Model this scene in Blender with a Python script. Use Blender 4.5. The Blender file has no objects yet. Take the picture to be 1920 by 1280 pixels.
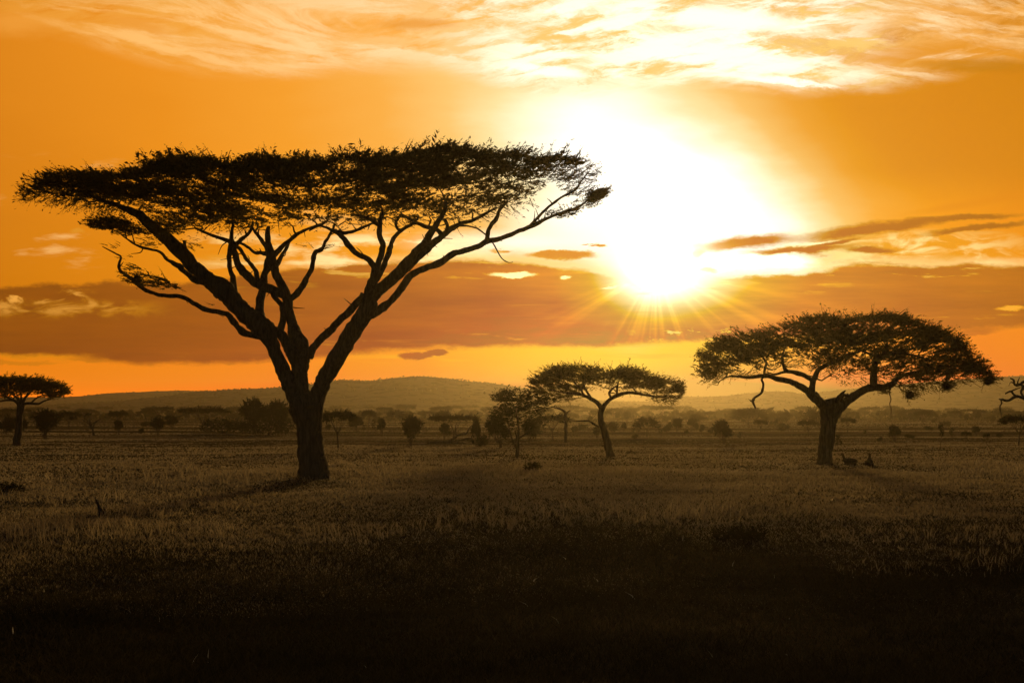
import bpy, math, random
import numpy as np
from mathutils import Vector

# ------------------------------------------------------------------ basics
F, HOR, CAMH = 2000.0, 768.0, 3.0          # focal length in photo pixels, horizon row, camera height
sc = bpy.context.scene
C = sc.collection
rng = np.random.default_rng(7)
random.seed(7)

def P(px, py, Y):
    return np.array([(px - 960.0) / F * Y, Y, CAMH + (HOR - py) / F * Y])

def ground_Y(py):
    return CAMH * F / (py - HOR)

# ------------------------------------------------------------------ value noise (numpy)
_lat = np.random.default_rng(99).random((256, 256))
def vnoise(x, y):
    x = np.asarray(x, float); y = np.asarray(y, float)
    xi = np.floor(x).astype(int); yi = np.floor(y).astype(int)
    fx = x - xi; fy = y - yi
    fx = fx * fx * (3 - 2 * fx); fy = fy * fy * (3 - 2 * fy)
    a = _lat[xi % 256, yi % 256]; b = _lat[(xi + 1) % 256, yi % 256]
    c = _lat[xi % 256, (yi + 1) % 256]; d = _lat[(xi + 1) % 256, (yi + 1) % 256]
    return (a * (1 - fx) + b * fx) * (1 - fy) + (c * (1 - fx) + d * fx) * fy
def fbm(x, y, o=4):
    s = 0; a = .5; t = 0
    for k in range(o):
        s = s + a * vnoise(x * 2 ** k + 17.3 * k, y * 2 ** k + 5.1 * k); t += a; a *= .5
    return s / t

# ------------------------------------------------------------------ mesh builder
class MB:
    def __init__(s):
        s.v = []; s.q = []; s.t = []; s.n = 0
    def add(s, v, q=None, t=None):
        v = np.asarray(v, float)
        if q is not None and len(q): s.q.append(np.asarray(q, int) + s.n)
        if t is not None and len(t): s.t.append(np.asarray(t, int) + s.n)
        s.v.append(v); s.n += len(v)
    def build(s, name, mat, parent=None, base=(0, 0, 0), smooth=False):
        v = np.concatenate(s.v) - np.asarray(base, float)
        q = np.concatenate(s.q) if s.q else np.zeros((0, 4), int)
        t = np.concatenate(s.t) if s.t else np.zeros((0, 3), int)
        me = bpy.data.meshes.new(name)
        me.vertices.add(len(v)); me.vertices.foreach_set('co', v.astype(np.float32).ravel())
        nl = 4 * len(q) + 3 * len(t)
        me.loops.add(nl)
        me.loops.foreach_set('vertex_index', np.concatenate([q.ravel(), t.ravel()]).astype(np.int32))
        me.polygons.add(len(q) + len(t))
        st = np.concatenate([np.arange(len(q)) * 4, 4 * len(q) + np.arange(len(t)) * 3]).astype(np.int32)
        me.polygons.foreach_set('loop_start', st)
        if smooth:
            me.polygons.foreach_set('use_smooth', np.ones(len(q) + len(t), bool))
        me.update(calc_edges=True); me.validate()
        me.materials.append(mat)
        o = bpy.data.objects.new(name, me); C.objects.link(o)
        if parent is not None: o.parent = parent
        else: o.location = base
        return o

def tag(o, label=None, cat=None, group=None, kind=None):
    if label: o['label'] = label
    if cat: o['category'] = cat
    if group: o['group'] = group
    if kind: o['kind'] = kind
    return o

def thing(name, base, label, cat, group=None):
    o = bpy.data.objects.new(name, None); C.objects.link(o)
    o.empty_display_size = .3
    o.location = [float(x) for x in base]
    return tag(o, label, cat, group)

def copy_tree(root, loc, scale, rotz, label, cat, group=None):
    r = root.copy(); C.objects.link(r)
    r.location = loc; r.scale = scale; r.rotation_euler = (0, 0, rotz)
    for k in ('label', 'category', 'group'):
        if k in r: del r[k]
    tag(r, label, cat, group)
    for ch in root.children:
        c = ch.copy(); C.objects.link(c); c.parent = r
    return r

def catmull(pts, per=4):
    p = np.asarray(pts, float)
    if len(p) < 3: 
        t = np.linspace(0, 1, per * 2 + 1)[:, None]
        return p[0] * (1 - t) + p[-1] * t
    e = np.vstack([2 * p[0] - p[1], p, 2 * p[-1] - p[-2]])
    out = []
    for i in range(1, len(e) - 2):
        for k in range(per):
            t = k / per
            out.append(.5 * ((2 * e[i]) + (-e[i-1] + e[i+1]) * t + (2*e[i-1] - 5*e[i] + 4*e[i+1] - e[i+2]) * t*t
                             + (-e[i-1] + 3*e[i] - 3*e[i+1] + e[i+2]) * t**3))
    out.append(p[-1])
    return np.array(out)

def tube(mb, path, rad, sides=8, rough=0.0):
    path = np.asarray(path, float); n = len(path)
    rad = np.broadcast_to(np.asarray(rad, float), (n,))
    tan = np.gradient(path, axis=0); tan /= np.linalg.norm(tan, axis=1)[:, None] + 1e-9
    up = np.array([0, 1.0, 0]) if abs(tan[0][1]) < .8 else np.array([1.0, 0, 0])
    a = np.cross(tan, up); a /= np.linalg.norm(a, axis=1)[:, None] + 1e-9
    b = np.cross(tan, a)
    th = np.arange(sides) / sides * 2 * math.pi
    r = rad[:, None] * np.ones(sides)
    if rough:
        r = r * (1 + rough * (rng.random((n, sides)) - .5) * 2)
    v = path[:, None, :] + r[:, :, None] * (np.cos(th)[None, :, None] * a[:, None, :] + np.sin(th)[None, :, None] * b[:, None, :])
    v = v.reshape(-1, 3)
    i = np.arange(n - 1)[:, None] * sides; j = np.arange(sides)[None, :]; j2 = (j + 1) % sides
    q = np.stack([i + j, i + j2, i + sides + j2, i + sides + j], -1).reshape(-1, 4)
    t = np.array([[(n - 1) * sides, (n - 1) * sides + k, (n - 1) * sides + k + 1] for k in range(1, sides - 1)])
    mb.add(v, q, t)

def norm(a):
    return a / (np.linalg.norm(a, axis=-1, keepdims=True) + 1e-9)

def sprays(mb, pos, dirs, size, K=12, leaf=.16, droop=.25, twig=.02, flat=.55):
    """feathery twigs: a thin stem and K small leaf faces on each"""
    n = len(pos); size = np.asarray(size, float)
    d = norm(dirs)
    side = norm(np.cross(d, np.array([0, 0, 1.0])) + 1e-6)
    upv = np.cross(side, d)
    # stem as one long thin triangle
    L = size[:, None]
    tip = pos + d * L + np.array([0, 0, 1.0]) * (droop * L)
    w = twig * (.6 + .8 * rng.random((n, 1)))
    rnd = norm(rng.normal(size=(n, 3)) * [1, 1, 1])
    wv = norm(np.cross(d, rnd)) * w
    v = np.stack([pos - wv, pos + wv, tip], 1).reshape(-1, 3)
    mb.add(v, None, np.arange(n * 3).reshape(-1, 3))
    t = rng.random((n, K)) * .95 + .05
    s = (rng.random((n, K)) - .5) * 2
    c = pos[:, None] + d[:, None] * (L[:, None] * t[..., None]) + np.array([0, 0, 1.0]) * (droop * L[:, None] * (t ** 1.5)[..., None])
    c = c + side[:, None] * (s * L * .32 * (1.1 - t))[..., None] + upv[:, None] * ((rng.random((n, K)) - .5) * L * .16)[..., None]
    ax = norm(d[:, None] + side[:, None] * (np.sign(s) * .9)[..., None] + rng.normal(size=(n, K, 3)) * .45)
    nn = norm(rng.normal(size=(n, K, 3)) + np.array([0, 0, flat]))
    bx = norm(np.cross(ax, nn))
    ll = (L[:, None] * leaf * (.6 + .9 * rng.random((n, K, 1))))
    lw = ll * (.17 + .17 * rng.random((n, K, 1)))
    q = np.stack([c - ax * ll, c + bx * lw, c + ax * ll, c - bx * lw], 2).reshape(-1, 3)
    mb.add(q, np.arange(n * K * 4).reshape(-1, 4))

# ------------------------------------------------------------------ node helper
class S:
    def __rtruediv__(s, o): return s.nb.math('DIVIDE', o, s)
    def __init__(s, nb, k): s.nb = nb; s.k = k
    def _m(s, op, *a, clamp=False): return s.nb.math(op, s, *a, clamp=clamp)
    def __add__(s, o): return s._m('ADD', o)
    __radd__ = __add__
    def __mul__(s, o): return s._m('MULTIPLY', o)
    __rmul__ = __mul__
    def __sub__(s, o): return s._m('SUBTRACT', o)
    def __rsub__(s, o): return s.nb.math('SUBTRACT', o, s)
    def __truediv__(s, o): return s._m('DIVIDE', o)
class NB:
    def __init__(s, tree): s.t = tree; s.n = tree.nodes; s.l = tree.links
    def new(s, ty, **kw):
        n = s.n.new(ty)
        for k, v in kw.items(): setattr(n, k, v)
        return n
    def put(s, sock, val):
        if isinstance(val, S): s.l.new(val.k, sock)
        elif isinstance(val, (tuple, list)) and len(val) == 3 and sock.type == 'RGBA': sock.default_value = (*val, 1)
        else: sock.default_value = val
    def math(s, op, *a, clamp=False):
        n = s.new('ShaderNodeMath', operation=op); n.use_clamp = clamp
        for i, x in enumerate(a): s.put(n.inputs[i], x)
        return S(s, n.outputs[0])
    def vec(s, x, y, z):
        n = s.new('ShaderNodeCombineXYZ')
        for i, v in enumerate((x, y, z)): s.put(n.inputs[i], v)
        return S(s, n.outputs[0])
    def sep(s, v):
        n = s.new('ShaderNodeSeparateXYZ'); s.put(n.inputs[0], v)
        return [S(s, o) for o in n.outputs]
    def noise(s, v, scale=1, detail=4, rough=.55, dist=0, color=False):
        n = s.new('ShaderNodeTexNoise')
        if v is not None: s.put(n.inputs['Vector'], v)
        n.inputs['Scale'].default_value = scale; n.inputs['Detail'].default_value = detail
        n.inputs['Roughness'].default_value = rough; n.inputs['Distortion'].default_value = dist
        if color: return s.sep(S(s, n.outputs['Color']))
        return S(s, n.outputs[0])
    def step(s, e0, e1, x):
        n = s.new('ShaderNodeMapRange', interpolation_type='SMOOTHSTEP')
        for i, v in enumerate((x, e0, e1, 0.0, 1.0)): s.put(n.inputs[i], v)
        return S(s, n.outputs[0])
    def ramp(s, f, stops, interp='LINEAR', lo=0.0, hi=1.0):
        n = s.new('ShaderNodeValToRGB'); cr = n.color_ramp; cr.interpolation = interp
        if (lo, hi) != (0.0, 1.0): f = (f - lo) / (hi - lo)
        s.put(n.inputs[0], f)
        while len(cr.elements) < len(stops): cr.elements.new(.5)
        for e, (p, c) in zip(cr.elements, stops):
            e.position = (p - lo) / (hi - lo)
        for e, (p, c) in zip(cr.elements, stops):
            e.color = (c, c, c, 1) if isinstance(c, (int, float)) else (*c, 1)
        return S(s, n.outputs[0])
    def curve(s, f, pts, lo, hi):
        c = s.ramp(f, pts, 'LINEAR', lo, hi)
        n = s.new('ShaderNodeSeparateColor'); s.put(n.inputs[0], c)
        return S(s, n.outputs[0])
    def mix(s, f, a, b, mode='MIX'):
        n = s.new('ShaderNodeMix', data_type='RGBA', blend_type=mode); n.clamp_factor = True
        s.put(n.inputs[0], f); s.put(n.inputs[6], a); s.put(n.inputs[7], b)
        return S(s, n.outputs[2])
    def scale(s, col, f):
        n = s.new('ShaderNodeVectorMath', operation='SCALE'); s.put(n.inputs[0], col); s.put(n.inputs['Scale'], f)
        return S(s, n.outputs[0])
    def addc(s, a, b):
        n = s.new('ShaderNodeVectorMath', operation='ADD'); s.put(n.inputs[0], a); s.put(n.inputs[1], b)
        return S(s, n.outputs[0])

# ------------------------------------------------------------------ camera
cam = bpy.data.cameras.new('camera'); co = bpy.data.objects.new('camera', cam); C.objects.link(co)
cam.sensor_width = 36; cam.lens = 36 * F / 1920
cam.shift_y = (HOR - 640) / 1920
cam.clip_start = .1; cam.clip_end = 20000
co.location = (0, 0, CAMH); co.rotation_euler = (math.radians(90), 0, 0)
sc.camera = co

# ------------------------------------------------------------------ light
SUN_U, SUN_V = 1.23, .495
sx, sz = (SUN_U * 1000 - 960) / F, (HOR - SUN_V * 1000) / F
sun_dir = Vector((sx, 1, sz)).normalized()
sun = bpy.data.lights.new('sun', 'SUN'); so = bpy.data.objects.new('sun', sun); C.objects.link(so)
sun.energy = 1.45; sun.angle = math.radians(7)   # spread by the thin cloud it shines through
sun.use_shadow = True; sun.color = (1, .55, .14)
so.rotation_euler = (-sun_dir).to_track_quat('-Z', 'Y').to_euler()
so.location = (20, 100, 60)

world = bpy.data.worlds.new('World'); sc.world = world; world.use_nodes = True
DUSK_FILL = .022      # dusk sky behind the viewer, strengthened out of view as added fill light
AIR = 1.65
def build_sky():
    nt = world.node_tree; nt.nodes.clear(); b = NB(nt)
    tc = b.new('ShaderNodeTexCoord')
    x, y, z = b.sep(S(b, tc.outputs['Generated']))
    yy = b.math('MAXIMUM', y, .25)
    U = x / yy * 2.0 + .96                 # slopes of the view direction: a sky position, thousandths
    V = .768 - z / yy * 2.0
    w = b.noise(b.vec(U * 3.0, V * 9.0, 3.1), 1, 5, .55, 0, True)
    w2 = b.noise(b.vec(U * 15.0, V * 40.0, 8.7), 1, 8, .68, 0, True)
    Uw = U + (w[0] - .5) * .10 + (w2[0] - .5) * .02
    Vw = V + (w[1] - .5) * .035 + (w2[1] - .5) * .016
    Vf = V + (w[1] - .5) * .012 + (w2[1] - .5) * .026
    def dist(cu, cv, su_l, su_r, sv, uu=U, vv=V):
        du = uu - cu
        du = b.math('ADD', b.math('MAXIMUM', du, 0.0) / su_r, b.math('MINIMUM', du, 0.0) / su_l)
        dv = (vv - cv) / sv
        return b.math('SQRT', du * du + dv * dv)
    def lens(cu, cv, ru, rv, slope=0.0, soft=.5, uu=None, vv=None):
        uu = Uw if uu is None else uu; vv = Vf if vv is None else vv
        du = (uu - cu)
        dv = (vv - cv - du * slope) / rv
        du = du / ru
        return b.step(1.0, 1.0 - soft, b.math('SQRT', du * du + dv * dv))
    # --- clear sky glowing around the sun
    Us = U - (V - .33) * .75
    r = dist(1.240, .368, 1.04, .76, .86, Us + (w[0] - .5) * .16, V + (w[1] - .5) * .09)
    col = b.ramp(r, [(0, (1.6, 1.48, 1.28)), (.14, (1.4, 1.30, 1.12)), (.225, (1.18, 1.05, .72)), (.29, (1.04, .80, .38)), (.36, (1.0, .58, .17)),
                     (.46, (.97, .43, .070)), (.62, (.92, .345, .030)), (.85, (.83, .275, .014)), (1.15, (.70, .22, .009)), (1.5, (.55, .165, .007))],
                 'LINEAR', 0, 1.5)
    for a, k_ in (((1.37, .425, .17, .050, .05), .95), ((1.09, .41, .22, .075, 0), .85), ((.98, .455, .26, .036, 0), .75), ((1.23, .445, .19, .085, 0), 1.0)):
        col = b.mix(lens(*a, 1.0, Uw, Vw) * k_, col, (1.5, 1.36, 1.08))
    # darker olive orange to the right
    rd = b.step(1.42, 1.75, Us) * b.step(.42, .30, V)
    col = b.mix(rd * .55, col, (.62, .235, .006))
    # --- strip of sky below the cloud bank
    du = b.math('ABSOLUTE', U - 1.19)
    low = b.ramp(du, [(0, (1.3, .86, .28)), (.18, (1.2, .70, .18)), (.4, (1.0, .41, .045)), (.65, (.90, .28, .016)), (1.3, (.76, .20, .008))], 'LINEAR', 0, 1.3)
    lowy = b.noise(b.vec(U * 3.5, V * 45.0, 1.7), 1, 3, .6)
    fr = b.step(.50, .68, lowy) * b.step(.70, .655, V) * b.step(.62, .3, du)
    low = b.mix(fr * .7, low, (1.05, .72, .27))
    col = b.mix(b.step(.58, .63, V), col, low)
    # --- cirrus at the top
    edge = b.curve(U, [(0, .035), (.15, .07), (.3, .115), (.5, .145), (.6, .13), (.8, .12), (1.0, .165), (1.1, .175), (1.3, .15), (1.5, .17),
                       (1.65, .165), (1.75, .15), (1.92, .11)], 0, 1.92)
    cn = b.noise(b.vec(Uw * 3.2 - V * 2.0, Vw * 15.0 - U * 2.4, 5.2), 1, 8, .70, .6)
    cn2 = b.noise(b.vec(Uw * 6.0, Vw * 24.0 + U * 3.5, 9.9), 1, 8, .68, .4)
    cm = b.step(edge + .022, edge - .03, Vw)
    # soft orange veil, then brighter streaks
    veil = b.ramp(U, [(0, (.84, .33, .035)), (.35, (.92, .40, .06)), (.62, (1.0, .52, .15)), (.85, (1.02, .64, .26)), (1.05, (1.05, .80, .40)),
                      (1.35, (1.08, .86, .46)), (1.55, (1.02, .66, .24)), (1.75, (.98, .48, .12)), (1.92, (.93, .40, .07))], 'LINEAR', 0, 1.92)
    brite = b.ramp(U, [(0, (.95, .45, .10)), (.35, (1.02, .55, .17)), (.6, (1.05, .66, .29)), (.8, (1.08, .78, .42)), (1.0, (1.2, 1.02, .70)),
                       (1.4, (1.5, 1.35, 1.0)), (1.6, (1.12, .90, .55)), (1.78, (1.06, .74, .38)), (1.92, (1.02, .60, .22))], 'LINEAR', 0, 1.92)
    col = b.mix(cm * b.step(.28, .58, cn2) * .8, col, veil)
    col = b.mix(cm * b.step(.42, .60, cn) * .95, col, brite)
    cn3 = b.noise(b.vec(Uw * 8.0 + V * 5.0, Vw * 40.0 + U * 7.0, 14.2), 1, 5, .6, .3)
    hot = cm * b.step(.75, 1.05, U) * b.step(1.72, 1.45, U)
    col = b.mix(hot * b.step(.47, .62, cn3) * .85, col, (1.35, 1.22, .95))
    shade = cm * b.step(.62, .75, U) * b.step(1.75, 1.6, U) * b.step(.52, .40, cn2) * b.step(.58, .45, cn3)
    col = b.mix(shade * .95, col, b.mix(b.step(.7, 1.1, U), (1.0, .42, .07), (1.0, .62, .17)))
    # big bright mass right of centre
    big = b.math('MAXIMUM', lens(1.30, .105, .27, .05, .05, .75, Uw, Vw), lens(1.36, .035, .26, .032, .12, .8, Uw, Vw))
    big = b.math('MAXIMUM', big, lens(1.02, .135, .10, .016, .12, .6))
    big = b.math('MAXIMUM', big, lens(1.47, .155, .13, .010, .10, .6))
    col = b.mix(big * b.step(.42, .60, cn2 + big * .12), col, (1.35, 1.22, .95))
    # streak falling to the right on the left side
    st = b.math('MAXIMUM', lens(.40, .085, .24, .022, .27, .9, Uw, Vw), lens(.50, .125, .12, .012, .22, .9))
    col = b.mix(st * b.step(.30, .6, cn) * .8, col, (1.0, .56, .19))
    dk = b.math('MAXIMUM', lens(.26, .05, .10, .013, .25, .8), lens(.78, .045, .10, .018, 0, .8))
    dk = b.math('MAXIMUM', dk, lens(.03, .045, .10, .035, 0, .9))
    col = b.mix(dk * .8, col, (.86, .33, .04))
    # smoky darker cloud at the upper right
    rc = lens(1.78, .105, .26, .035, -.02, .8, Uw, Vw)
    col = b.mix(rc * b.step(.34, .52, cn3) * .9, col, (.80, .30, .022))
    rc2 = lens(1.83, .125, .15, .02, 0.0, .8)
    col = b.mix(rc2 * .7, col, (.55, .20, .006))
    wisp = lens(1.72, .125, .15, .018, .02, .8)
    col = b.mix(wisp * b.step(.5, .66, cn) * .7, col, (1.0, .48, .10))
    # right: wide diagonal darker band and soft bright billows below it
    col = b.mix(lens(1.86, .375, .22, .012, -.17, .9, U, V) * .5, col, (.80, .27, .012))
    bl = b.noise(b.vec(U * 11.0, V * 34.0, 4.0), 1, 5, .6, .5)
    bz = b.step(.425, .455, V) * b.step(.52, .49, V) * b.step(1.42, 1.55, U) * b.step(1.98, 1.75, U)
    col = b.mix(bz * b.step(.44, .62, bl), col, (1.05, .80, .30))
    col = b.mix(bz * b.step(.52, .40, bl) * .55, col, (.80, .34, .025))
    gap = lens(1.39, .497, .16, .028, -.03, .5)
    col = b.mix(gap, col, (2.2, 1.95, 1.3))
    gap2 = lens(1.50, .462, .09, .008, -.16, .6)
    col = b.mix(gap2, col, (1.4, 1.15, .6))
    # long dark streak clouds right of the sun
    dcol = b.ramp(U, [(1.2, (1.0, .60, .10)), (1.31, (.72, .28, .012)), (1.6, (.56, .205, .006)), (1.92, (.45, .16, .004))], 'LINEAR', 1.2, 1.92)
    for a in ((1.39, .456, .125, .018, -.10), (1.64, .428, .20, .015, -.13), (1.80, .408, .14, .008, -.05), (1.50, .469, .14, .010, -.07),
              (1.64, .468, .07, .009, .0), (1.83, .427, .13, .008, -.13), (1.56, .455, .07, .006, -.16), (1.32, .507, .022, .006, 0), (1.31, .475, .016, .012, 0)):
        col = b.mix(lens(*a, .65) * b.step(.25, .42, bl + .08), col, dcol)
    # left of the sun: lens clouds
    for a in ((1.06, .477, .085, .010, 0), (1.13, .463, .02, .003, 0), (1.11, .458, .02, .0018, 0), (.935, .469, .03, .004, 0)):
        col = b.mix(lens(*a, .45), col, (.80, .34, .025))
    # soft cloud pattern at left middle
    ls = b.step(.58, .70, b.noise(b.vec(U * 4.0, V * 20.0, 2.2), 1, 5, .6)) * b.step(.27, .33, V) * b.step(.53, .47, V) * b.step(.9, .5, U)
    col = b.mix(ls * .6, col, (1.0, .55, .18))
    col = b.mix(lens(.137, .433, .018, .006, 0, .7), col, (.72, .27, .02))
    mid = b.step(.45, .60, b.noise(b.vec(U * 7.0, V * 30.0, 6.6), 1, 5, .6)) * b.step(.425, .455, V) * b.step(.52, .49, V) * b.step(.33, .42, U) * b.step(1.0, .8, U)
    col = b.mix(mid * .8, col, b.mix(b.step(.4, .85, U), (1.0, .62, .2), (1.4, 1.15, .6)))
    mid2 = b.step(.56, .66, b.noise(b.vec(U * 5.0, V * 36.0, 7.6), 1, 5, .6)) * b.step(.43, .455, V) * b.step(.52, .49, V) * b.step(.33, .42, U) * b.step(1.0, .8, U)
    col = b.mix(mid2 * .7, col, (.80, .32, .03))
    # --- the broad dark cloud bank
    top = b.curve(U, [(-.2, .52), (0, .535), (.05, .533), (.1, .53), (.15, .534), (.2, .526), (.3, .533), (.4, .525), (.5, .51), (.6, .50), (.75, .49), (.9, .487), (1.0, .497),
                      (1.1, .505), (1.16, .52), (1.2, .540), (1.27, .537), (1.32, .520), (1.42, .518), (1.5, .516), (1.54, .508), (1.6, .494),
                      (1.7, .496), (1.92, .498), (2.1, .49)], -.2, 2.1)
    bot = b.curve(U, [(-.2, .67), (0, .672), (.2, .675), (.25, .68), (.45, .679), (.6, .668), (.7, .656), (.9, .648), (1.1, .645), (1.3, .637), (1.5, .630),
                      (1.7, .622), (1.8, .616), (1.92, .612), (2.1, .61)], -.2, 2.1)
    r2 = dist(1.23, .50, 1.0, 1.5, .85)
    bcol = b.ramp(r2, [(0, (3, 2.6, 1.8)), (.052, (1.8, 1.5, .95)), (.085, (1.2, .90, .35)), (.128, (.98, .52, .07)), (.2, (.83, .34, .022)), (.32, (.62, .225, .009)),
                       (.55, (.46, .148, .005)), (.8, (.38, .112, .004)), (1.1, (.28, .080, .0035)), (1.4, (.26, .075, .003))], 'LINEAR', 0, 1.4)
    bn = b.noise(b.vec(U * 2.2, V * 22.0, 12.0), 1, 5, .55)
    bn2 = b.noise(b.vec(U * 9.0 + V * 4.0, V * 70.0, 21.0), 1, 6, .62)
    bcol = b.scale(bcol, .50 + bn * .62 + bn2 * .30)
    slit = b.step(.60, .72, b.noise(b.vec(U * 3.2, V * 85.0, 31.0), 1, 5, .6)) * b.step(1.0, .5, r2)
    bcol = b.mix(slit * .38, bcol, (.95, .42, .06))
    # rays of the sun fanning down over the bank
    ang = b.math('ARCTAN2', U - SUN_U, V - (SUN_V + .005))
    rays = b.step(.42, .72, b.noise(b.vec(ang * 3.4, 0.0, 3.3), 1, 3, .6))
    fall = b.math('POWER', 2.718, r2 * -6.0) * b.step(.03, .09, r2)
    bcol = b.scale(bcol, 1.0 + (rays - .35) * fall * .9)
    bank = b.step(top - .004, top + .006, Vf + (w2[2] - .5) * .012) * b.step(bot + .009, bot - .007, V + (w2[1] - .5) * .028)
    # gaps of light in the bank
    bank0 = bank
    for a in ((.955, .515, .06, .006, 0), (1.06, .519, .014, .004, 0), (1.15, .537, .02, .004, -.2), (1.02, .49, .035, .004, 0), (1.09, .491, .03, .004, 0)):
        g = lens(*a, .55)
        bcol = b.mix(g, bcol, (1.5, 1.2, .55))
    Vx = Vf + (bl - .5) * .03
    lb = b.step(.560, .578, Vx) * b.step(.603, .583, Vx) * b.step(.36, .20, U + (bl - .5) * .2)
    bcol = b.mix(lb * b.step(.42, .64, bl + .02) * .6, bcol, (.92, .41, .065))
    lb2 = b.step(.535, .55, V) * b.step(.575, .56, V) * b.step(.19, .12, U)
    bcol = b.mix(lb2 * b.step(.52, .62, bl) * .8, bcol, (.95, .42, .07))
    lb3 = b.step(.662, .672, Vf) * b.step(.22, .10, U)
    bcol = b.mix(lb3 * .7, bcol, (.86, .30, .02))
    spk = b.step(.54, .64, b.noise(b.vec(U * 26.0, V * 60.0, 5.0), 1, 4, .6)) * b.step(.612, .622, V) * b.step(.648, .640, V) * b.step(1.17, 1.22, U) * b.step(1.42, 1.34, U)
    bcol = b.mix(spk, bcol, (1.15, .85, .35))
    rgap = lens(1.90, .577, .035, .006, 0, .6)
    bcol = b.mix(rgap, bcol, (.95, .42, .06))
    brk = b.step(.56, .66, b.noise(b.vec(U * 7.0 - V * 6.0, V * 55.0, 41.0), 1, 6, .62)) * b.step(.055, .012, Vf - top) * b.step(.95, .35, r2)
    bcol = b.mix(brk * .75, bcol, (1.05, .62, .15))
    lowf = b.step(.57, .68, b.noise(b.vec(U * 8.0, V * 60.0, 47.0), 1, 6, .62)) * b.step(.040, .008, bot - V) * b.step(1.0, .3, r2)
    bcol = b.mix(lowf * .6, bcol, (1.0, .55, .12))
    # bright rim along the top of the bank
    rim = b.step(.022, .004, b.math('ABSOLUTE', Vf - top)) * b.step(.9, .2, r2)
    col = b.mix(rim * .5, col, (1.2, .9, .4))
    col = b.mix(bank, col, bcol)
    # small dark cloud under the bank
    sc1 = b.math('MAXIMUM', lens(.775, .668, .034, .010, -.05, .35), lens(.81, .661, .030, .006, -.05, .35))
    col = b.mix(sc1, col, (.55, .19, .022))
    for a in ((.02, .681, .12, .005, 0), (.17, .676, .05, .004, 0), (.43, .683, .02, .003, 0), (1.83, .622, .05, .010, -.1)):
        col = b.mix(lens(*a, .5) * .7, col, (.55, .18, .012))
    # --- the sun itself behind thin cloud
    glow = b.math('POWER', 2.718, r2 * r2 * -270.0)
    col = b.mix(b.math('MINIMUM', glow * 1.3, 1.0), col, (2.6, 2.2, 1.5))
    # --- the lower air between the plain and the sky already glows on its own: the sky behind it is that much deeper
    dt = b.new('ShaderNodeVectorMath', operation='DOT_PRODUCT'); b.l.new(tc.outputs['Generated'], dt.inputs[0]); dt.inputs[1].default_value = sun_dir
    ct = S(b, dt.outputs['Value'])
    hg = .36 / 12.566 / b.math('POWER', b.math('MAXIMUM', 1.64 - ct * 1.6, .03), 1.5)
    air = b.math('POWER', 2.718, b.math('MINIMUM', .0093 / b.math('MAXIMUM', z, .01), .9) * -1.0)
    amt = hg * (1.0 - air) * AIR
    sub = b.new('ShaderNodeVectorMath', operation='SUBTRACT'); b.put(sub.inputs[0], col); b.put(sub.inputs[1], b.scale(b.vec(1.0, .63, .33), amt))
    col = b.scale(S(b, sub.outputs[0]), 1.0 / air)
    mxv = b.new('ShaderNodeVectorMath', operation='MAXIMUM'); b.put(mxv.inputs[0], col); mxv.inputs[1].default_value = (.01, .002, 0)
    col = S(b, mxv.outputs[0])
    # --- beyond the picture: fade to a dim dusk dome
    f_up = b.curve(V, [(-3.0, .02), (-1.2, .05), (-.5, .16), (-.15, .6), (.02, 1.0), (1.0, 1.0)], -3.0, 1.0)
    f_side = b.step(.30, .80, y)
    col = b.scale(col, f_up * f_side)
    col = b.mix(b.step(.772, .80, V), col, (.05, .03, .015))
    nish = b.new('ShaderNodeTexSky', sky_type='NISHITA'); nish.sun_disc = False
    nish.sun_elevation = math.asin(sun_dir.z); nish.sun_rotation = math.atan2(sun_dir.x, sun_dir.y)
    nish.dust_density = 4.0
    dome = b.scale(S(b, nish.outputs[0]), .0008 + b.step(.25, -.25, y) * DUSK_FILL)
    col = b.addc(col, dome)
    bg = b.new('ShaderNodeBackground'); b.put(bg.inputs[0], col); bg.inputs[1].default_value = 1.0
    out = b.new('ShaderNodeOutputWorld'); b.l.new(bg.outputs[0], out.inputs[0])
build_sky()
world.cycles.sampling_method = 'MANUAL'; world.cycles.sample_map_resolution = 1024

sc.view_settings.view_transform = 'Standard'; sc.view_settings.look = 'None'
sc.view_settings.exposure = 0; sc.view_settings.gamma = 1
cy = sc.cycles
cy.use_denoising = True
cy.max_bounces = 5; cy.diffuse_bounces = 2; cy.glossy_bounces = 1; cy.transmission_bounces = 2; cy.transparent_max_bounces = 8; cy.volume_bounces = 0
cy.sample_clamp_indirect = 3.0
cy.use_adaptive_sampling = False

# ------------------------------------------------------------------ materials
def mat(name, fn):
    m = bpy.data.materials.new(name); m.use_nodes = True
    m.node_tree.nodes.clear(); b = NB(m.node_tree); fn(b, m); return m
def out(b, sh):
    o = b.new('ShaderNodeOutputMaterial'); b.l.new(sh.outputs[0], o.inputs[0])
def pos(b):
    g = b.new('ShaderNodeNewGeometry'); return S(b, g.outputs['Position'])
def leafy(c1, c2, trans, tf):
    def fn(b, m):
        g = b.new('ShaderNodeNewGeometry')
        n = b.noise(S(b, g.outputs['Position']), .8, 3)
        f = b.math('ADD', n * .6, S(b, g.outputs['Random Per Island']) * .5)
        col = b.mix(f, c1, c2)
        d = b.new('ShaderNodeBsdfDiffuse'); b.put(d.inputs[0], col)
        t = b.new('ShaderNodeBsdfTranslucent'); b.put(t.inputs[0], b.mix(.5, col, trans))
        mx = b.new('ShaderNodeMixShader'); mx.inputs[0].default_value = tf
        b.l.new(d.outputs[0], mx.inputs[1]); b.l.new(t.outputs[0], mx.inputs[2]); out(b, mx)
    return fn
M_leaf = mat('acacia_leaf', leafy((.030, .034, .012), (.062, .064, .022), (.26, .20, .05), .48))
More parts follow.
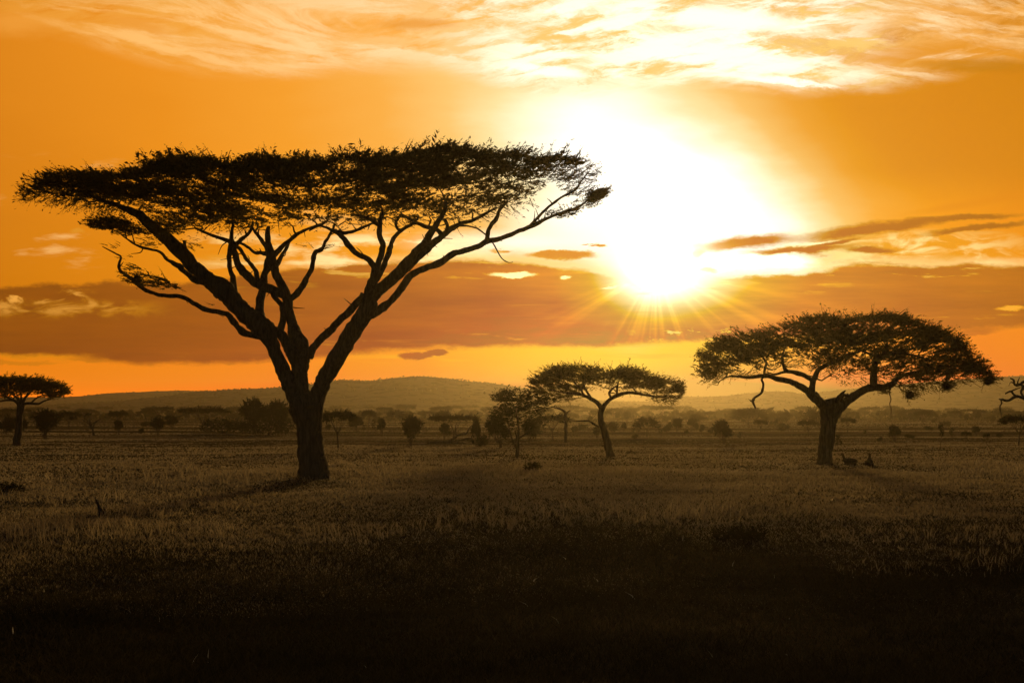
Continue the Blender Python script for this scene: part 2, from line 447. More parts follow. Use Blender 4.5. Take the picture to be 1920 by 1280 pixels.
M_bushleaf = mat('bush_leaf', leafy((.016, .019, .008), (.032, .035, .013), (.03, .03, .008), .2))
def bark_fn(c1, c2):
    def fn(b, m):
        tc = b.new('ShaderNodeTexCoord'); p = S(b, tc.outputs['Object'])
        x, y, z = b.sep(p)
        n = b.noise(b.vec(x * 9.0, y * 9.0, z * 1.6), 1, 6, .65, .4)
        n2 = b.noise(p, 1.3, 3)
        col = b.mix(b.step(.35, .68, n), c1, c2)
        col = b.mix(n2 * .5, col, c1)
        d = b.new('ShaderNodeBsdfPrincipled'); b.put(d.inputs['Base Color'], col); d.inputs['Roughness'].default_value = .95
        d.inputs['Specular IOR Level'].default_value = .15
        bp = b.new('ShaderNodeBump'); bp.inputs['Strength'].default_value = .8; bp.inputs['Distance'].default_value = .06
        b.put(bp.inputs['Height'], n); b.l.new(bp.outputs[0], d.inputs['Normal']); out(b, d)
    return fn
M_bark = mat('acacia_bark', bark_fn((.045, .034, .022), (.17, .13, .085)))
M_dead = mat('dead_wood', bark_fn((.03, .024, .018), (.11, .09, .07)))
M_nest = mat('nest_twigs', bark_fn((.022, .018, .012), (.06, .045, .03)))
M_hide = mat('animal_hide', bark_fn((.05, .035, .02), (.09, .065, .04)))
def ground_fn(b, m):
    p = pos(b); x, y, z = b.sep(p)
    big = b.noise(b.vec(x * .020, y * .045, 1.0), 1, 5, .6)
    med = b.noise(b.vec(x * .10, y * .22, 4.0), 1, 5, .6)
    fin = b.noise(p, 2.2, 6, .7)
    col = b.mix(b.step(.40, .60, med), (.055, .043, .022), (.17, .13, .070))
    col = b.mix(b.step(.45, .62, big) * .45, col, (.036, .034, .016))
    col = b.mix(b.step(.42, .62, fin) * .40, col, (.028, .022, .013))
    # pale bare strips out on the plain
    st = b.noise(b.vec(x * .006, y * .05, 9.0), 1, 4, .6)
    col = b.mix(b.step(.55, .66, st) * b.step(70.0, 110.0, y) * .55, col, (.26, .20, .115))
    d = b.new('ShaderNodeBsdfDiffuse'); b.put(d.inputs[0], col)
    bp = b.new('ShaderNodeBump'); bp.inputs['Strength'].default_value = .9; bp.inputs['Distance'].default_value = .12
    b.put(bp.inputs['Height'], fin); b.l.new(bp.outputs[0], d.inputs['Normal']); out(b, d)
M_ground = mat('savanna_soil', ground_fn)
def hill_fn(b, m):
    p = pos(b); x, y, z = b.sep(p)
    n = b.noise(b.vec(x * .010, y * .012, z * .03), 1, 6, .6)
    s = b.noise(b.vec(x * .09, y * .09, z * .15), 1, 3, .6)
    col = b.mix(n, (.050, .040, .030), (.16, .125, .095))
    col = b.mix(b.step(.51, .60, s) * .85, col, (.026, .024, .012))
    d = b.new('ShaderNodeBsdfDiffuse'); b.put(d.inputs[0], col); out(b, d)
M_hill = mat('hill_scrubland', hill_fn)
def grass_fn(stops, tr):
    def fn(b, m):
        g = b.new('ShaderNodeNewGeometry'); p = S(b, g.outputs['Position']); x, y, z = b.sep(p)
        ri = S(b, g.outputs['Random Per Island'])
        n = b.noise(b.vec(x * .16, y * .30, 2.0), 1, 4, .6)
        col = b.ramp(n * .9 + ri * .34 - .10, stops)
        col = b.mix(b.step(.99965, .9998, ri), col, (.8, .78, .66))
        d = b.new('ShaderNodeBsdfDiffuse'); b.put(d.inputs[0], col)
        t = b.new('ShaderNodeBsdfTranslucent'); b.put(t.inputs[0], col)
        mx = b.new('ShaderNodeMixShader'); mx.inputs[0].default_value = tr
        b.l.new(d.outputs[0], mx.inputs[1]); b.l.new(t.outputs[0], mx.inputs[2]); out(b, mx)
    return fn
M_grass = mat('dry_grass_blades', grass_fn([(.1, (.16, .14, .095)), (.35, (.24, .21, .15)), (.6, (.33, .295, .22)), (.85, (.44, .40, .31))], .6))
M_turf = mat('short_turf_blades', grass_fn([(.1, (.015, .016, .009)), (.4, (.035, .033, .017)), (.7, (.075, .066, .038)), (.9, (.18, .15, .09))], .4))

# ------------------------------------------------------------------ ground
def relief(x, y):
    x = np.asarray(x, float); y = np.asarray(y, float)
    k = np.clip(1 - (y - 60) / 80, 0, 1)
    return ((fbm(x * .08 + 40, y * .08 + 9, 3) - .5) * .34 + (fbm(x * .45, y * .45 + 70, 3) - .5) * .12) * k
def build_ground():
    ys = np.concatenate([np.linspace(-68, 4, 20), np.linspace(5, 70, 200), 70 * (1450 / 70) ** (np.linspace(0, 1, 90)[1:])])
    us = np.linspace(-1, 1, 221); us = np.sign(us) * np.abs(us) ** 1.6
    half = np.clip(np.abs(ys) * 1.1 + 45, 45, 1600)
    X = us[None, :] * half[:, None]; Yg = np.repeat(ys[:, None], len(us), 1)
    Z = relief(X, Yg)
    v = np.stack([X, Yg, Z], -1).reshape(-1, 3)
    n, m_ = X.shape
    i = np.arange(n - 1)[:, None] * m_; j = np.arange(m_ - 1)[None, :]
    q = np.stack([i + j, i + j + 1, i + m_ + j + 1, i + m_ + j], -1).reshape(-1, 4)
    mb = MB(); mb.add(v, q)
    return tag(mb.build('ground', M_ground, smooth=True), 'dark grassy savanna plain stretching to the hills', 'ground', kind='structure')
build_ground()

# ------------------------------------------------------------------ hills
hill_crest = []
def hill(pts, D, depth, label):
    px = np.array([p[0] for p in pts], float); py = np.array([p[1] for p in pts], float)
    xs = np.linspace(px[0], px[-1], 420)
    top = CAMH + (HOR - np.interp(xs, px, py)) / F * D
    top = np.maximum(top, -.5)
    k = 11; ker = np.ones(k) / k
    top = np.convolve(np.pad(top, k // 2, 'edge'), ker, 'valid')
    wx = (xs - 960) / F * D
    ts = np.linspace(-1, 1, 41)
    prof = np.where(ts < 0, (1 - np.abs(ts) ** 1.25) ** 1.25, (1 - ts ** 2))
    X = np.repeat(wx[None, :], len(ts), 0) 
    Yh = np.repeat((D + ts * np.where(ts < 0, depth, depth * .5))[:, None], len(xs), 1)
    nz = (fbm(X * .012 + D, Yh * .012, 5) - .5)
    Z = prof[:, None] * top[None, :] + nz * prof[:, None] * top[None, :] * .35 * (1 - np.clip(prof, 0, 1)[:, None] ** 5) + (fbm(X * .06, Yh * .06 + D, 3) - .5) * 1.2 * prof[:, None] - .6 * (1 - prof[:, None])
    v = np.stack([X, Yh, Z], -1).reshape(-1, 3)
    n, m_ = X.shape
    i = np.arange(n - 1)[:, None] * m_; j = np.arange(m_ - 1)[None, :]
    q = np.stack([i + j, i + j + 1, i + m_ + j + 1, i + m_ + j], -1).reshape(-1, 4)
    mb = MB(); mb.add(v, q)
    hill_crest.append((X, Yh, Z))
    return tag(mb.build('hill', M_hill, smooth=True), label, 'hill', kind='structure')
hill([(-500, 765), (-100, 768), (60, 763), (130, 757), (200, 754), (260, 749), (310, 743), (370, 734), (430, 730), (480, 728), (520, 727), (570, 722), (610, 716), (640, 711.5),
      (690, 715), (740, 709), (790, 704.5), (830, 708), (880, 715.5), (920, 718), (960, 724), (1000, 733), (1060, 744), (1120, 752), (1200, 760), (1300, 768)],
     850, 190, 'broad rounded hazy hill behind the tallest acacia')
hill([(-700, 728), (-300, 738), (0, 745), (110, 744), (160, 742), (182, 738), (250, 735), (330, 732), (370, 733), (450, 740), (560, 760), (650, 770)],
     1200, 160, 'pale low far ridge on the left skyline')
hill([(900, 768), (980, 758), (1060, 749), (1100, 751), (1150, 752), (1210, 753), (1250, 749), (1290, 744), (1340, 743.5), (1380, 740), (1410, 736), (1440, 733), (1475, 734), (1510, 740), (1560, 748),
      (1640, 760), (1720, 770)], 1010, 160, 'low golden hill under the sun')
hill([(1380, 770), (1450, 752), (1520, 738), (1600, 728), (1700, 719), (1800, 711), (1870, 707), (1920, 704), (2050, 703), (2250, 712), (2600, 740), (2900, 765)],
     1100, 230, 'long hazy hill rising on the right skyline')

# ------------------------------------------------------------------ haze
def build_haze():
    x0, x1, y0, y1, z0, z1 = -1700, 1700, -80, 1500, -2.5, 44
    v = [(x, y, z) for x in (x0, x1) for y in (y0, y1) for z in (z0, z1)]
    q = [(0, 1, 3, 2), (4, 6, 7, 5), (0, 4, 5, 1), (2, 3, 7, 6), (0, 2, 6, 4), (1, 5, 7, 3)]
    m = bpy.data.materials.new('dusty_air'); m.use_nodes = True
    m.node_tree.nodes.clear(); b = NB(m.node_tree)
    pv = b.new('ShaderNodeVolumePrincipled')
    pv.inputs['Color'].default_value = (.92, .86, .62, 1)
    pv.inputs['Density'].default_value = HAZE
    pv.inputs['Anisotropy'].default_value = .80
    o = b.new('ShaderNodeOutputMaterial'); b.l.new(pv.outputs[0], o.inputs['Volume'])
    mb = MB(); mb.add(v, q)
    ob = mb.build('haze', m)
    tag(ob, 'golden dusty haze over the plain', 'haze', kind='stuff')
HAZE = .00022
build_haze()

# ------------------------------------------------------------------ traced trees
class Traced:
    """a tree whose limbs are traced as (px, py, width px) polylines and get their own depth"""
    def __init__(s, Y0, base_px, base_py, name, label, cat='tree', barkmat=None, scale_side=1.0):
        s.Y0 = Y0; s.base = P(base_px, base_py, Y0); s.base[2] = float(relief(s.base[0], s.base[1]))
        s.root = thing(name, s.base, label, cat)
        s.nodes = []   # px, py, Y, radius
        s.bark = barkmat or M_bark
        s.parts = []
    def limb(s, pts, dyend=0.0, mb=None, name='branch', sides=9, rough=.08, build=True, start_dy=None, grow=True):
        p = np.array(pts, float)
        if start_dy is not None or not s.nodes: ys = s.Y0 + (start_dy or 0.0)
        else:
            nd = np.array(s.nodes); k = np.argmin((nd[:, 0] - p[0, 0]) ** 2 + (nd[:, 1] - p[0, 1]) ** 2); ys = nd[k, 2]
        c = catmull(p, 5)
        seg = np.r_[0, np.cumsum(np.linalg.norm(np.diff(c[:, :2], axis=0), axis=1))]; t = seg / seg[-1]
        Yv = ys + (s.Y0 + dyend - ys) * t
        # gnarled: small wander
        wn = (fbm(seg * .045 + p[0, 0], seg * 0 + p[0, 1], 3) - .5)
        c = c.copy(); c[:, 0] += (vnoise(seg * .16 + p[0, 1], seg * 0 + 4.4) - .5) * np.minimum(c[:, 2], 9) * .35 * np.clip(t * 4, 0, 1); c[:, 1] += (vnoise(seg * .16 + p[0, 0], seg * 0 + 8.4) - .5) * np.minimum(c[:, 2], 9) * .3 * np.clip(t * 4, 0, 1); c[:, 0] += wn * np.minimum(c[:, 2], 6) * .6 * np.clip(t * 4, 0, 1)
        path = np.array([P(a[0], a[1], y) for a, y in zip(c, Yv)])
        rad = np.maximum(c[:, 2], .4) * .5 / F * Yv
        rad = rad * (1 + (.26 if p[:, 2].max() < 20 else .10) * (fbm(seg * .12 + 3 * p[0, 1], seg * 0 + 2.2, 2) - .5))
        for _ in range(int(seg[-1] / 45)):
            kc = rng.random() * seg[-1]; rad = rad * (1 + (.06 + .20 * rng.random()) * np.clip(9.0 / p[:, 2].max(), .12, 1) * np.exp(-((seg - kc) / (2.0 + .5 * p[:, 2].mean())) ** 2))
        own = mb is None
        if own: mb = MB()
        tube(mb, path, rad, sides, rough)
        if own and name == 'branch' and len(path) > 8 and p[:, 2].mean() > 3:      # short dead side twigs
            for _ in range(1 + int(seg[-1] / 60)):
                k = rng.integers(len(path) // 4, len(path) - 1); a0 = path[k]
                d_ = norm(np.array([rng.normal(), rng.normal() * .7, rng.normal() * .6 + .3])); L_ = (.25 + .55 * rng.random()) * s.Y0 / 47
                e_ = norm(d_ + rng.normal(size=3) * .6)
                tube(mb, catmull([a0, a0 + d_ * L_ * .5, a0 + d_ * L_ * .6 + e_ * L_ * .5], 3), np.linspace(.035, .010, 7) * s.Y0 / 47, 4)
        if grow and name not in ('dead_twig', 'broken_stub'):
            for a, y, r in zip(c, Yv, rad): s.nodes.append((a[0], a[1], y, r))
        if own and build:
            o = mb.build(name, s.bark, s.root, s.base, smooth=True)
            s.parts.append(o)
        return mb
    def twigs(s, targets, pymax, r0=.04, r1=.010, mb=None, bend=14):
        """grow a network of thin curved twigs from the limbs out to the target points"""
        nd = np.array([n for n in s.nodes if n[1] < pymax]); nd = [tuple(x) for x in nd]
        A = np.array(nd); cnt = len(A)
        buf = np.zeros((cnt + len(targets) * 6, 4)); buf[:cnt] = A
        own = mb is None
        if own: mb = MB()
        for (px, py, Y) in targets:
            B = buf[:cnt]
            d = np.hypot(B[:, 0] - px, (B[:, 1] - py) * 1.3) + np.abs(B[:, 2] - Y) * F / s.Y0 * .35 + np.where(B[:, 1] < py - 4, 60, 0)
            k = int(np.argmin(d)); a = B[k]
            L = math.hypot(a[0] - px, a[1] - py)
            if L < 3: continue
            m = 6; t = np.linspace(0, 1, m)
            cx = a[0] + (px - a[0]) * t; cyy = a[1] + (py - a[1]) * t ** .8
            j = min(bend, L * .16)
            cx[1:-1] += rng.normal(size=m - 2) * j * .6; cyy[1:-1] += rng.normal(size=m - 2) * j * .45
            yy = a[2] + (Y - a[2]) * t
            rs = min(a[3] * .75, r0); rr = rs + (r1 - rs) * t
            tube(mb, [P(u, v, w) for u, v, w in zip(cx, cyy, yy)], rr, 4)
            for u, v, w, r_ in list(zip(cx, cyy, yy, rr))[1:]:
                buf[cnt] = (u, v, w, r_); cnt += 1
        return mb

def interp_pts(pts, x):
    p = np.array(pts, float); return np.interp(x, p[:, 0], p[:, 1])

def crown_points(n, top, bot, dens, x0, x1, seed):
    r = np.random.default_rng(seed); out_ = []
    got = 0
    while got < n:
        px = r.uniform(x0, x1, 4 * n); t = r.random(4 * n)
        a = interp_pts(top, px); b_ = interp_pts(bot, px)
        py = a + (b_ - a) * t
        keep = (b_ > a + 1) & (r.random(4 * n) < dens(px, py, t) * np.clip((b_ - a) / 120, .05, 1))
        out_.append(np.stack([px, py, t], 1)[keep]); got += keep.sum()
    return np.concatenate(out_)[:n]

def holes(px, py, hs):
    f = np.ones_like(px)
    for (cx, cy_, rx, ry, dep) in hs:
        q = ((px - cx) / rx) ** 2 + ((py - cy_) / ry) ** 2
        f *= 1 - dep * np.clip(1.4 - q, 0, 1)
    return f

def px_sprays(mb, pts3, center, size, K, leaf, upbias, seed, twig=.018, jit=.5, droop=.2, flat=.5):
    r = np.random.default_rng(seed)
    d = pts3 - np.asarray(center); d[:, 2] = 0
    d = norm(d) + r.normal(size=d.shape) * jit
    d[:, 2] = upbias + r.normal(size=len(d)) * .22
    sprays(mb, pts3, d, size * (.55 + .9 * r.random(len(d))), K, leaf, droop, twig, flat)

def nest(px, py, Y, w, h, label, seed, dangling=.3):
    r = np.random.default_rng(seed)
    c = P(px, py, Y); rx = w / 2 / F * Y; rz = h / 2 / F * Y
    base = c.copy(); base[2] -= rz
    mb = MB()
    # lumpy woven body
    nu, nv = 14, 9
    th = np.arange(nu) / nu * 2 * math.pi; ph = np.linspace(.12, math.pi - .12, nv)
    A, B = np.meshgrid(th, ph)
    k = .86 + .28 * r.random(A.shape)
    v = np.stack([c[0] + rx * .8 * k * np.cos(A) * np.sin(B), c[1] + rx * .8 * k * np.sin(A) * np.sin(B), c[2] + rz * .85 * k * np.cos(B)], -1).reshape(-1, 3)
    i = np.arange(nv - 1)[:, None] * nu; j = np.arange(nu)[None, :]; j2 = (j + 1) % nu
    mb.add(v, np.stack([i + j, i + j2, i + nu + j2, i + nu + j], -1).reshape(-1, 4))
    n = 420
    dd = norm(r.normal(size=(n, 3))); p0 = c + dd * [rx * .75, rx * .75, rz * .75]
    t1 = norm(dd + r.normal(size=(n, 3)) * .7); ln = (rx + rz) * .5 * (.3 + .6 * r.random((n, 1)))
    wv = norm(np.cross(t1, r.normal(size=(n, 3)))) * (.016 * Y / 50)
    mb.add(np.stack([p0 - wv - t1 * ln * .5, p0 + wv - t1 * ln * .5, p0 + t1 * ln], 1).reshape(-1, 3), None, np.arange(n * 3).reshape(-1, 3))
    o = mb.build('bird_nest', M_nest, None, base)
    return tag(o, label, 'bird nest', 'twig nests in the acacia crowns')

# ---- the tallest acacia -------------------------------------------------
def hero():
    T = Traced(46.0, 588, 905, 'acacia_tree', 'tall umbrella acacia with thick forking trunk, tallest tree in the foreground')
    R = lambda X, Y: (X / 3.0, 240 + Y / 3.0)
    R2 = lambda X, Y: (580 + X / 3.0, 240 + Y / 3.0)
    # bole and its two big stems as one continuous piece of mesh
    tr = MB()
    T.limb([(591, 915, 72), (589, 898, 62), (586, 870, 53), (583, 850, 49), (581, 820, 46), (580, 800, 46), (577, 776, 56), (571, 758, 58), (562, 742, 44)], 0, tr, start_dy=0, sides=14, rough=.05)
    # spreading root flare
    T.limb([(590, 880, 40), (602, 896, 34), (614, 908, 22), (622, 914, 8)], -.5, tr, start_dy=-.1)
    T.limb([(582, 884, 36), (570, 900, 26), (560, 911, 12)], -.6, tr, start_dy=-.1)
    # left stem L
    L = [(568, 765, 44), (554, 740, 36), (543, 718, 31), (533, 698, 27), (516, 660, 25), (509, 640, 28), (496, 618, 40), (470, 596, 36), (450, 578, 33), (433, 558, 34),
         (414, 540, 40), (398, 531, 33), (380, 514, 27), (360, 497, 27), (333, 467, 26), (300, 437, 23), (280, 420, 20), (260, 403, 17), (235, 391, 12), (213, 383, 9), (177, 370, 6), (133, 353, 3)]
    T.limb(L, .6, tr)
    # right stem T
    T.limb([(582, 780, 46), (591, 752, 34), (600, 729, 28), (608, 710, 30), (622, 686, 34), (642, 654, 34), (664, 616, 32), (682, 592, 32), (692, 572, 31), (693, 558, 26)], -1.0, tr)
    # centre stem M
    T.limb([(564, 752, 42), (562, 728, 36), (562, 700, 30), (566, 682, 27), (571, 662, 22)], .5, tr)
    tr.build('trunk', T.bark, T.root, T.base, smooth=True)
    lim = T.limb
    lim([(563, 702, 26), (557, 680, 25), (547, 660, 25), (536, 640, 20), (522, 624, 19), (500, 612, 18)], .6)                                    # M1 joins L
    lim([(571, 668, 24), (564, 642, 25), (552, 623, 24), (548, 605, 19), (541, 578, 18), (539, 560, 17), (533, 540, 17), (520, 517, 16), (511, 492, 17), (507, 474, 17)], 1.5)
    lim([(520, 632, 14), (530, 605, 13), (532, 588, 12), (526, 570, 10), (514, 557, 9), (511, 548, 9)], 1.2)
    lim([(489, 600, 17), (487, 573, 16), (493, 540, 15), (495, 520, 13), (501, 500, 13), (507, 478, 14)], 2.5)
    lim([(536, 555, 14), (510, 543, 17), (483, 533, 15), (463, 517, 16), (447, 497, 14), (438, 473, 12), (437, 455, 11)], 3.0)
    lim([(441, 556, 12), (437, 523, 10), (430, 500, 9), (430, 473, 9), (434, 455, 8)], 3.0)
    lim([(484, 527, 9), (477, 503, 8), (463, 487, 7), (450, 467, 7), (440, 460, 6)], 3.4)
    lim([(437, 462, 10), (428, 452, 8), (400, 442, 6), (367, 428, 4)], 4.5)
    lim([(438, 462, 10), (452, 450, 7), (470, 433, 6), (474, 418, 5)], 4.5)
    lim([(436, 455, 9), (434, 437, 7), (438, 415, 5)], 2.0)
    lim([(507, 478, 12), (493, 474, 7), (477, 473, 6), (460, 460, 5), (445, 453, 4)], 4.0)
    lim([(507, 476, 13), (494, 453, 8), (482, 438, 6), (472, 425, 4)], 4.5)
    lim([(507, 476, 14), (503, 440, 10), (505, 425, 7)], 2.5)
    lim([(509, 484, 12), (522, 469, 10), (540, 453, 8), (560, 437, 6), (583, 427, 5), (613, 416, 3)], 5.0)
    lim([(516, 500, 10), (533, 470, 7), (541, 453, 6)], 4.5)
    lim([(545, 560, 12), (563, 543, 11), (573, 523, 10), (586, 503, 9), (588, 482, 8), (592, 472, 8), (603, 468, 7), (610, 453, 6), (623, 433, 5), (628, 420, 4)], 3.5)
    # low bare limb on the left
    lim([(496, 634, 10), (478, 629, 12), (457, 623, 11), (438, 604, 11), (427, 589, 10), (403, 584, 9), (377, 576, 9), (353, 562, 8), (333, 555, 8), (307, 554, 7), (283, 548, 7), (263, 537, 8), (247, 523, 7),
         (230, 510, 6), (223, 498, 5), (227, 483, 4), (220, 477, 3), (203, 468, 2.5), (192, 462, 1.6)], -3.0)
    # second left limb
    lim([(402, 536, 8), (388, 531, 10), (367, 526, 10), (347, 510, 9), (333, 497, 10), (313, 487, 6), (300, 473, 5), (280, 467, 4.5), (260, 462, 4), (240, 450, 3), (227, 440, 2)], -4.0)
    lim([(353, 492, 8), (348, 472, 7), (345, 452, 6)], .3, name='broken_stub')
    # straight stem from the centre to the right stem
    lim([(578, 668, 20), (586, 653, 15), (596, 642, 14), (622, 616, 14), (647, 591, 14), (672, 566, 14), (683, 552, 14)], -.8)
    # right crown limbs
    lim([(692, 563, 22), (694, 540, 20), (702, 520, 17), (704, 503, 13), (690, 487, 11), (670, 477, 10), (653, 460, 10), (640, 443, 9), (629, 432, 8)], -3.0)
    lim([(704, 510, 13), (713, 483, 12), (717, 457, 11), (712, 437, 10), (713, 413, 9), (717, 400, 7)], -1.0)
    lim([(706, 525, 11), (722, 495, 10), (730, 467, 9), (740, 443, 8), (757, 430, 7), (773, 420, 6), (784, 408, 4)], 2.0)
    lim([(752, 433, 7), (745, 428, 5), (743, 418, 5), (750, 408, 3)], 2.5)
    lim([(631, 436, 7), (613, 427, 5), (598, 424, 4), (580, 432, 3)], -4.5)
    lim([(630, 434, 8), (648, 437, 7), (665, 433, 6), (682, 425, 5), (700, 418, 4)], -4.5)
    lim([(713, 423, 8), (700, 415, 7), (685, 408, 6), (664, 402, 4)], -4.0)
    lim([(697, 558, 24), (708, 545, 24), (724, 532, 22), (747, 513, 23), (760, 500, 21), (777, 473, 15), (797, 456, 14), (813, 427, 11), (830, 403, 9), (836, 378, 7)], -3.5)
    lim([(764, 503, 14), (787, 480, 11), (810, 457, 13), (832, 440, 12), (852, 427, 10), (864, 420, 8), (897, 408, 6), (930, 389, 4)], 1.5)
    lim([(836, 440, 9), (838, 425, 7), (833, 411, 6)], -1.0)
    lim([(828, 440, 10), (818, 430, 8), (800, 425, 7), (776, 414, 6), (752, 402, 5)], 4.0)
    # outer right limb
    lim([(688, 596, 12), (700, 590, 14), (713, 580, 14), (731, 566, 13), (753, 540, 14), (770, 517, 14), (797, 503, 12), (828, 492, 13), (847, 477, 12), (873, 470, 11), (900, 460, 11), (913, 453, 11), (940, 447, 9),
         (973, 433, 8), (1000, 422, 8), (1023, 410, 6), (1057, 397, 5), (1087, 387, 4), (1106, 372, 3)], .5)
    lim([(912, 455, 9), (917, 430, 8), (928, 412, 7), (937, 393, 6), (950, 380, 3)], 1.0)
    lim([(992, 426, 6), (1023, 393, 5), (1053, 370, 4), (1077, 357, 4), (1090, 340, 3), (1104, 322, 2)], 1.5)
    lim([(862, 423, 5), (878, 424, 3), (898, 430, 3), (917, 447, 2.6), (927, 460, 2.4), (940, 483, 2.2), (953, 492, 1.6), (962, 491, 1.0)], -1.5, name='dead_twig')
    # ---- crown
    top = [(44, 362), (54, 350), (66, 342), (82, 333), (100, 324), (130, 315), (180, 316), (220, 321), (262, 318), (280, 304), (310, 291), (350, 287), (400, 291), (430, 303), (455, 303),
           (480, 293), (520, 292), (560, 297), (600, 294), (640, 286), (690, 287), (730, 292), (755, 280), (790, 273), (830, 269), (870, 276), (920, 281), (960, 277), (1000, 287), (1040, 286), (1085, 291), (1092, 295)]
    bot = [(44, 368), (66, 366), (90, 362), (110, 372), (150, 378), (180, 383), (220, 388), (260, 396), (300, 406), (350, 414), (400, 422), (450, 426), (520, 420), (600, 414), (680, 412), (760, 412), (800, 410),
           (850, 412), (900, 402), (940, 392), (985, 376), (1003, 362), (1008, 338), (1050, 328), (1085, 308), (1092, 298)]
    hs = [(365, 343, 26, 7, .85), (380, 348, 20, 6, .8), (340, 395, 40, 6, .7), (520, 360, 45, 8, .9), (490, 383, 22, 8, .85), (610, 363, 60, 8, .7), (455, 378, 18, 8, .75), (640, 318, 40, 6, .6),
          (690, 316, 30, 7, .6), (790, 360, 45, 10, .85), (700, 370, 30, 8, .8), (770, 325, 30, 6, .5), (870, 322, 36, 7, .8), (900, 318, 20, 6, .7), (930, 335, 40, 8, .6), (960, 345, 30, 8, .7),
          (820, 372, 30, 7, .7), (980, 350, 24, 7, .6), (1040, 315, 30, 8, .45), (560, 395, 60, 8, .6), (660, 395, 50, 8, .6), (760, 395, 40, 8, .7), (300, 372, 40, 6, .5), (230, 372, 30, 5, .4)]
    def dens(px, py, t):
        n = fbm(px * .022, py * .10, 3)
        base = np.clip(1.55 - 1.35 * t ** 1.6, .12, 1) * np.clip(.25 + (n - .33) * 3.6, .04, 1)
        thin = np.clip(1 - (px - 820) / 420, .45, 1)
        return base * holes(px, py, hs) * thin
    def dz(px): return 7.5 * np.sqrt(np.clip(1 - ((px - 580) / 570) ** 2, .04, 1))
    def to3(pts, r_):
        q = (pts[:, 2] - .5) * 1.5
        Y = T.Y0 + .5 + dz(pts[:, 0]) * np.clip(q * .9 + r_.normal(size=len(pts)) * .28, -1, 1)
        return np.array([P(a, b_, y) for a, b_, y in zip(pts[:, 0], pts[:, 1], Y)]), Y
    r_ = np.random.default_rng(5)
    cen = P(600, 380, T.Y0)
    cr = MB()
    top_in = [(a, b_ + 10) for a, b_ in top]
    pts = crown_points(6700, top_in, bot, dens, 44, 1092, 11)
    p3, _ = to3(pts, r_)
    px_sprays(cr, p3, cen, .56, 15, .150, .08, 21, flat=1.3)
    # wispy fringe along the top
    n = 1000; fx = r_.uniform(48, 1088, n); fy = interp_pts(top, fx) + r_.uniform(9, 20, n)
    fp = np.stack([fx, fy, np.full(n, .06)], 1); f3, _ = to3(fp, r_)
    px_sprays(cr, f3, cen, .56, 9, .085, .14, 22, .034, .6, .26)
    # wispy tips hanging at the left end and underneath
    n = 420; fx = np.concatenate([r_.uniform(55, 260, n // 2), r_.uniform(260, 1000, n // 2)]); fy = interp_pts(bot, fx) + r_.uniform(-6, 6, n)
    f3, _ = to3(np.stack([fx, fy, np.full(n, .9)], 1), r_)
    px_sprays(cr, f3, cen, .62, 5, .09, -.35, 23, .018, .5, -.15)
    # light sprays: lower-left pads, right hand airy tips
    def pad(cx, cy_, rx, ry, n, size=.5, K=9, leaf=.12, dy=0.0, up=.1, sd=0, twig=.018):
        rr = np.random.default_rng(300 + sd + int(cx)); a = rr.uniform(0, 2 * math.pi, n); q = np.sqrt(rr.random(n))
        X = cx + rx * q * np.cos(a); Yp = cy_ + ry * q * np.sin(a)
        d_ = rr.uniform(-1, 1, n) * min(3.0, rx / F * T.Y0 * .9)
        p = np.array([P(u, v, T.Y0 + dy + w) for u, v, w in zip(X, Yp, d_)])
        px_sprays(cr, p, P(cx + (580 - cx) * .3, cy_, T.Y0 + dy), size, K, leaf, up, 400 + sd + int(cx), twig)
    pad(212, 421, 42, 9, 230, dy=-3.5); pad(245, 434, 28, 9, 80, dy=-3.5); pad(310, 430, 46, 11, 140, dy=-1); pad(350, 416, 60, 12, 170, dy=1.5); pad(290, 455, 40, 10, 40, .4, 6, .1, -3)
    pad(365, 458, 22, 12, 30, .4, 6, .1, 0); pad(255, 516, 22, 15, 48, .44, 9, .09, -2.8, .05, 0, .03); pad(285, 527, 30, 10, 60, .50, 9, .09, -2.8, .0, 0, .03); pad(318, 536, 26, 8, 42, .50, 9, .09, -2.8, .0, 0, .03)
    pad(212, 460, 20, 6, 10, .35, 3, .08, -3); pad(235, 482, 16, 5, 8, .3, 3, .08, -3); pad(245, 498, 12, 4, 10, .3, 4, .1, -3)
    pad(1075, 345, 34, 24, 130, .4, 7, .11, 1, .15); pad(1105, 320, 16, 12, 40, .4, 6, .11, 1.5, .2); pad(1050, 325, 40, 16, 140, .42, 8, .12, 1, .12)
    pad(1040, 402, 22, 8, 55, .32, 8, .15, .5); pad(1068, 397, 12, 7, 50, .3, 8, .16, .5); pad(1095, 382, 24, 9, 60, .3, 7, .13, .5); pad(1090, 360, 22, 10, 40, .3, 5, .11, .8)
    pad(1113, 367, 15, 9, 190, .26, 9, .19, .5, .0, 5); pad(1124, 361, 13, 7, 130, .26, 9, .18, .5, .12, 6); pad(1106, 374, 12, 6, 90, .26, 8, .18, .5, .0, 7)
    pad(600, 462, 30, 5, 12, .42, 4, .09, 3.5, .02); pad(400, 571, 10, 2, 3, .3, 2, .08, -2)
    # twig net inside the crown
    tp = crown_points(330, [(a, b_ + 25) for a, b_ in top], [(a, b_ + 6) for a, b_ in bot], lambda a, b_, t: np.clip(.25 + t, 0, 1), 60, 1070, 31)
    _, tY = to3(tp, r_)
    order = np.argsort(-tp[:, 1])
    T.twigs([(tp[k, 0], tp[k, 1], tY[k]) for k in order], 445, .05, .012, cr)
    cr.build('crown', M_leaf, T.root, T.base)
    nest(257, 524, T.Y0 - 2.8, 16, 18, 'small dark nest on the low bare limb of the tallest acacia', 2)
hero()

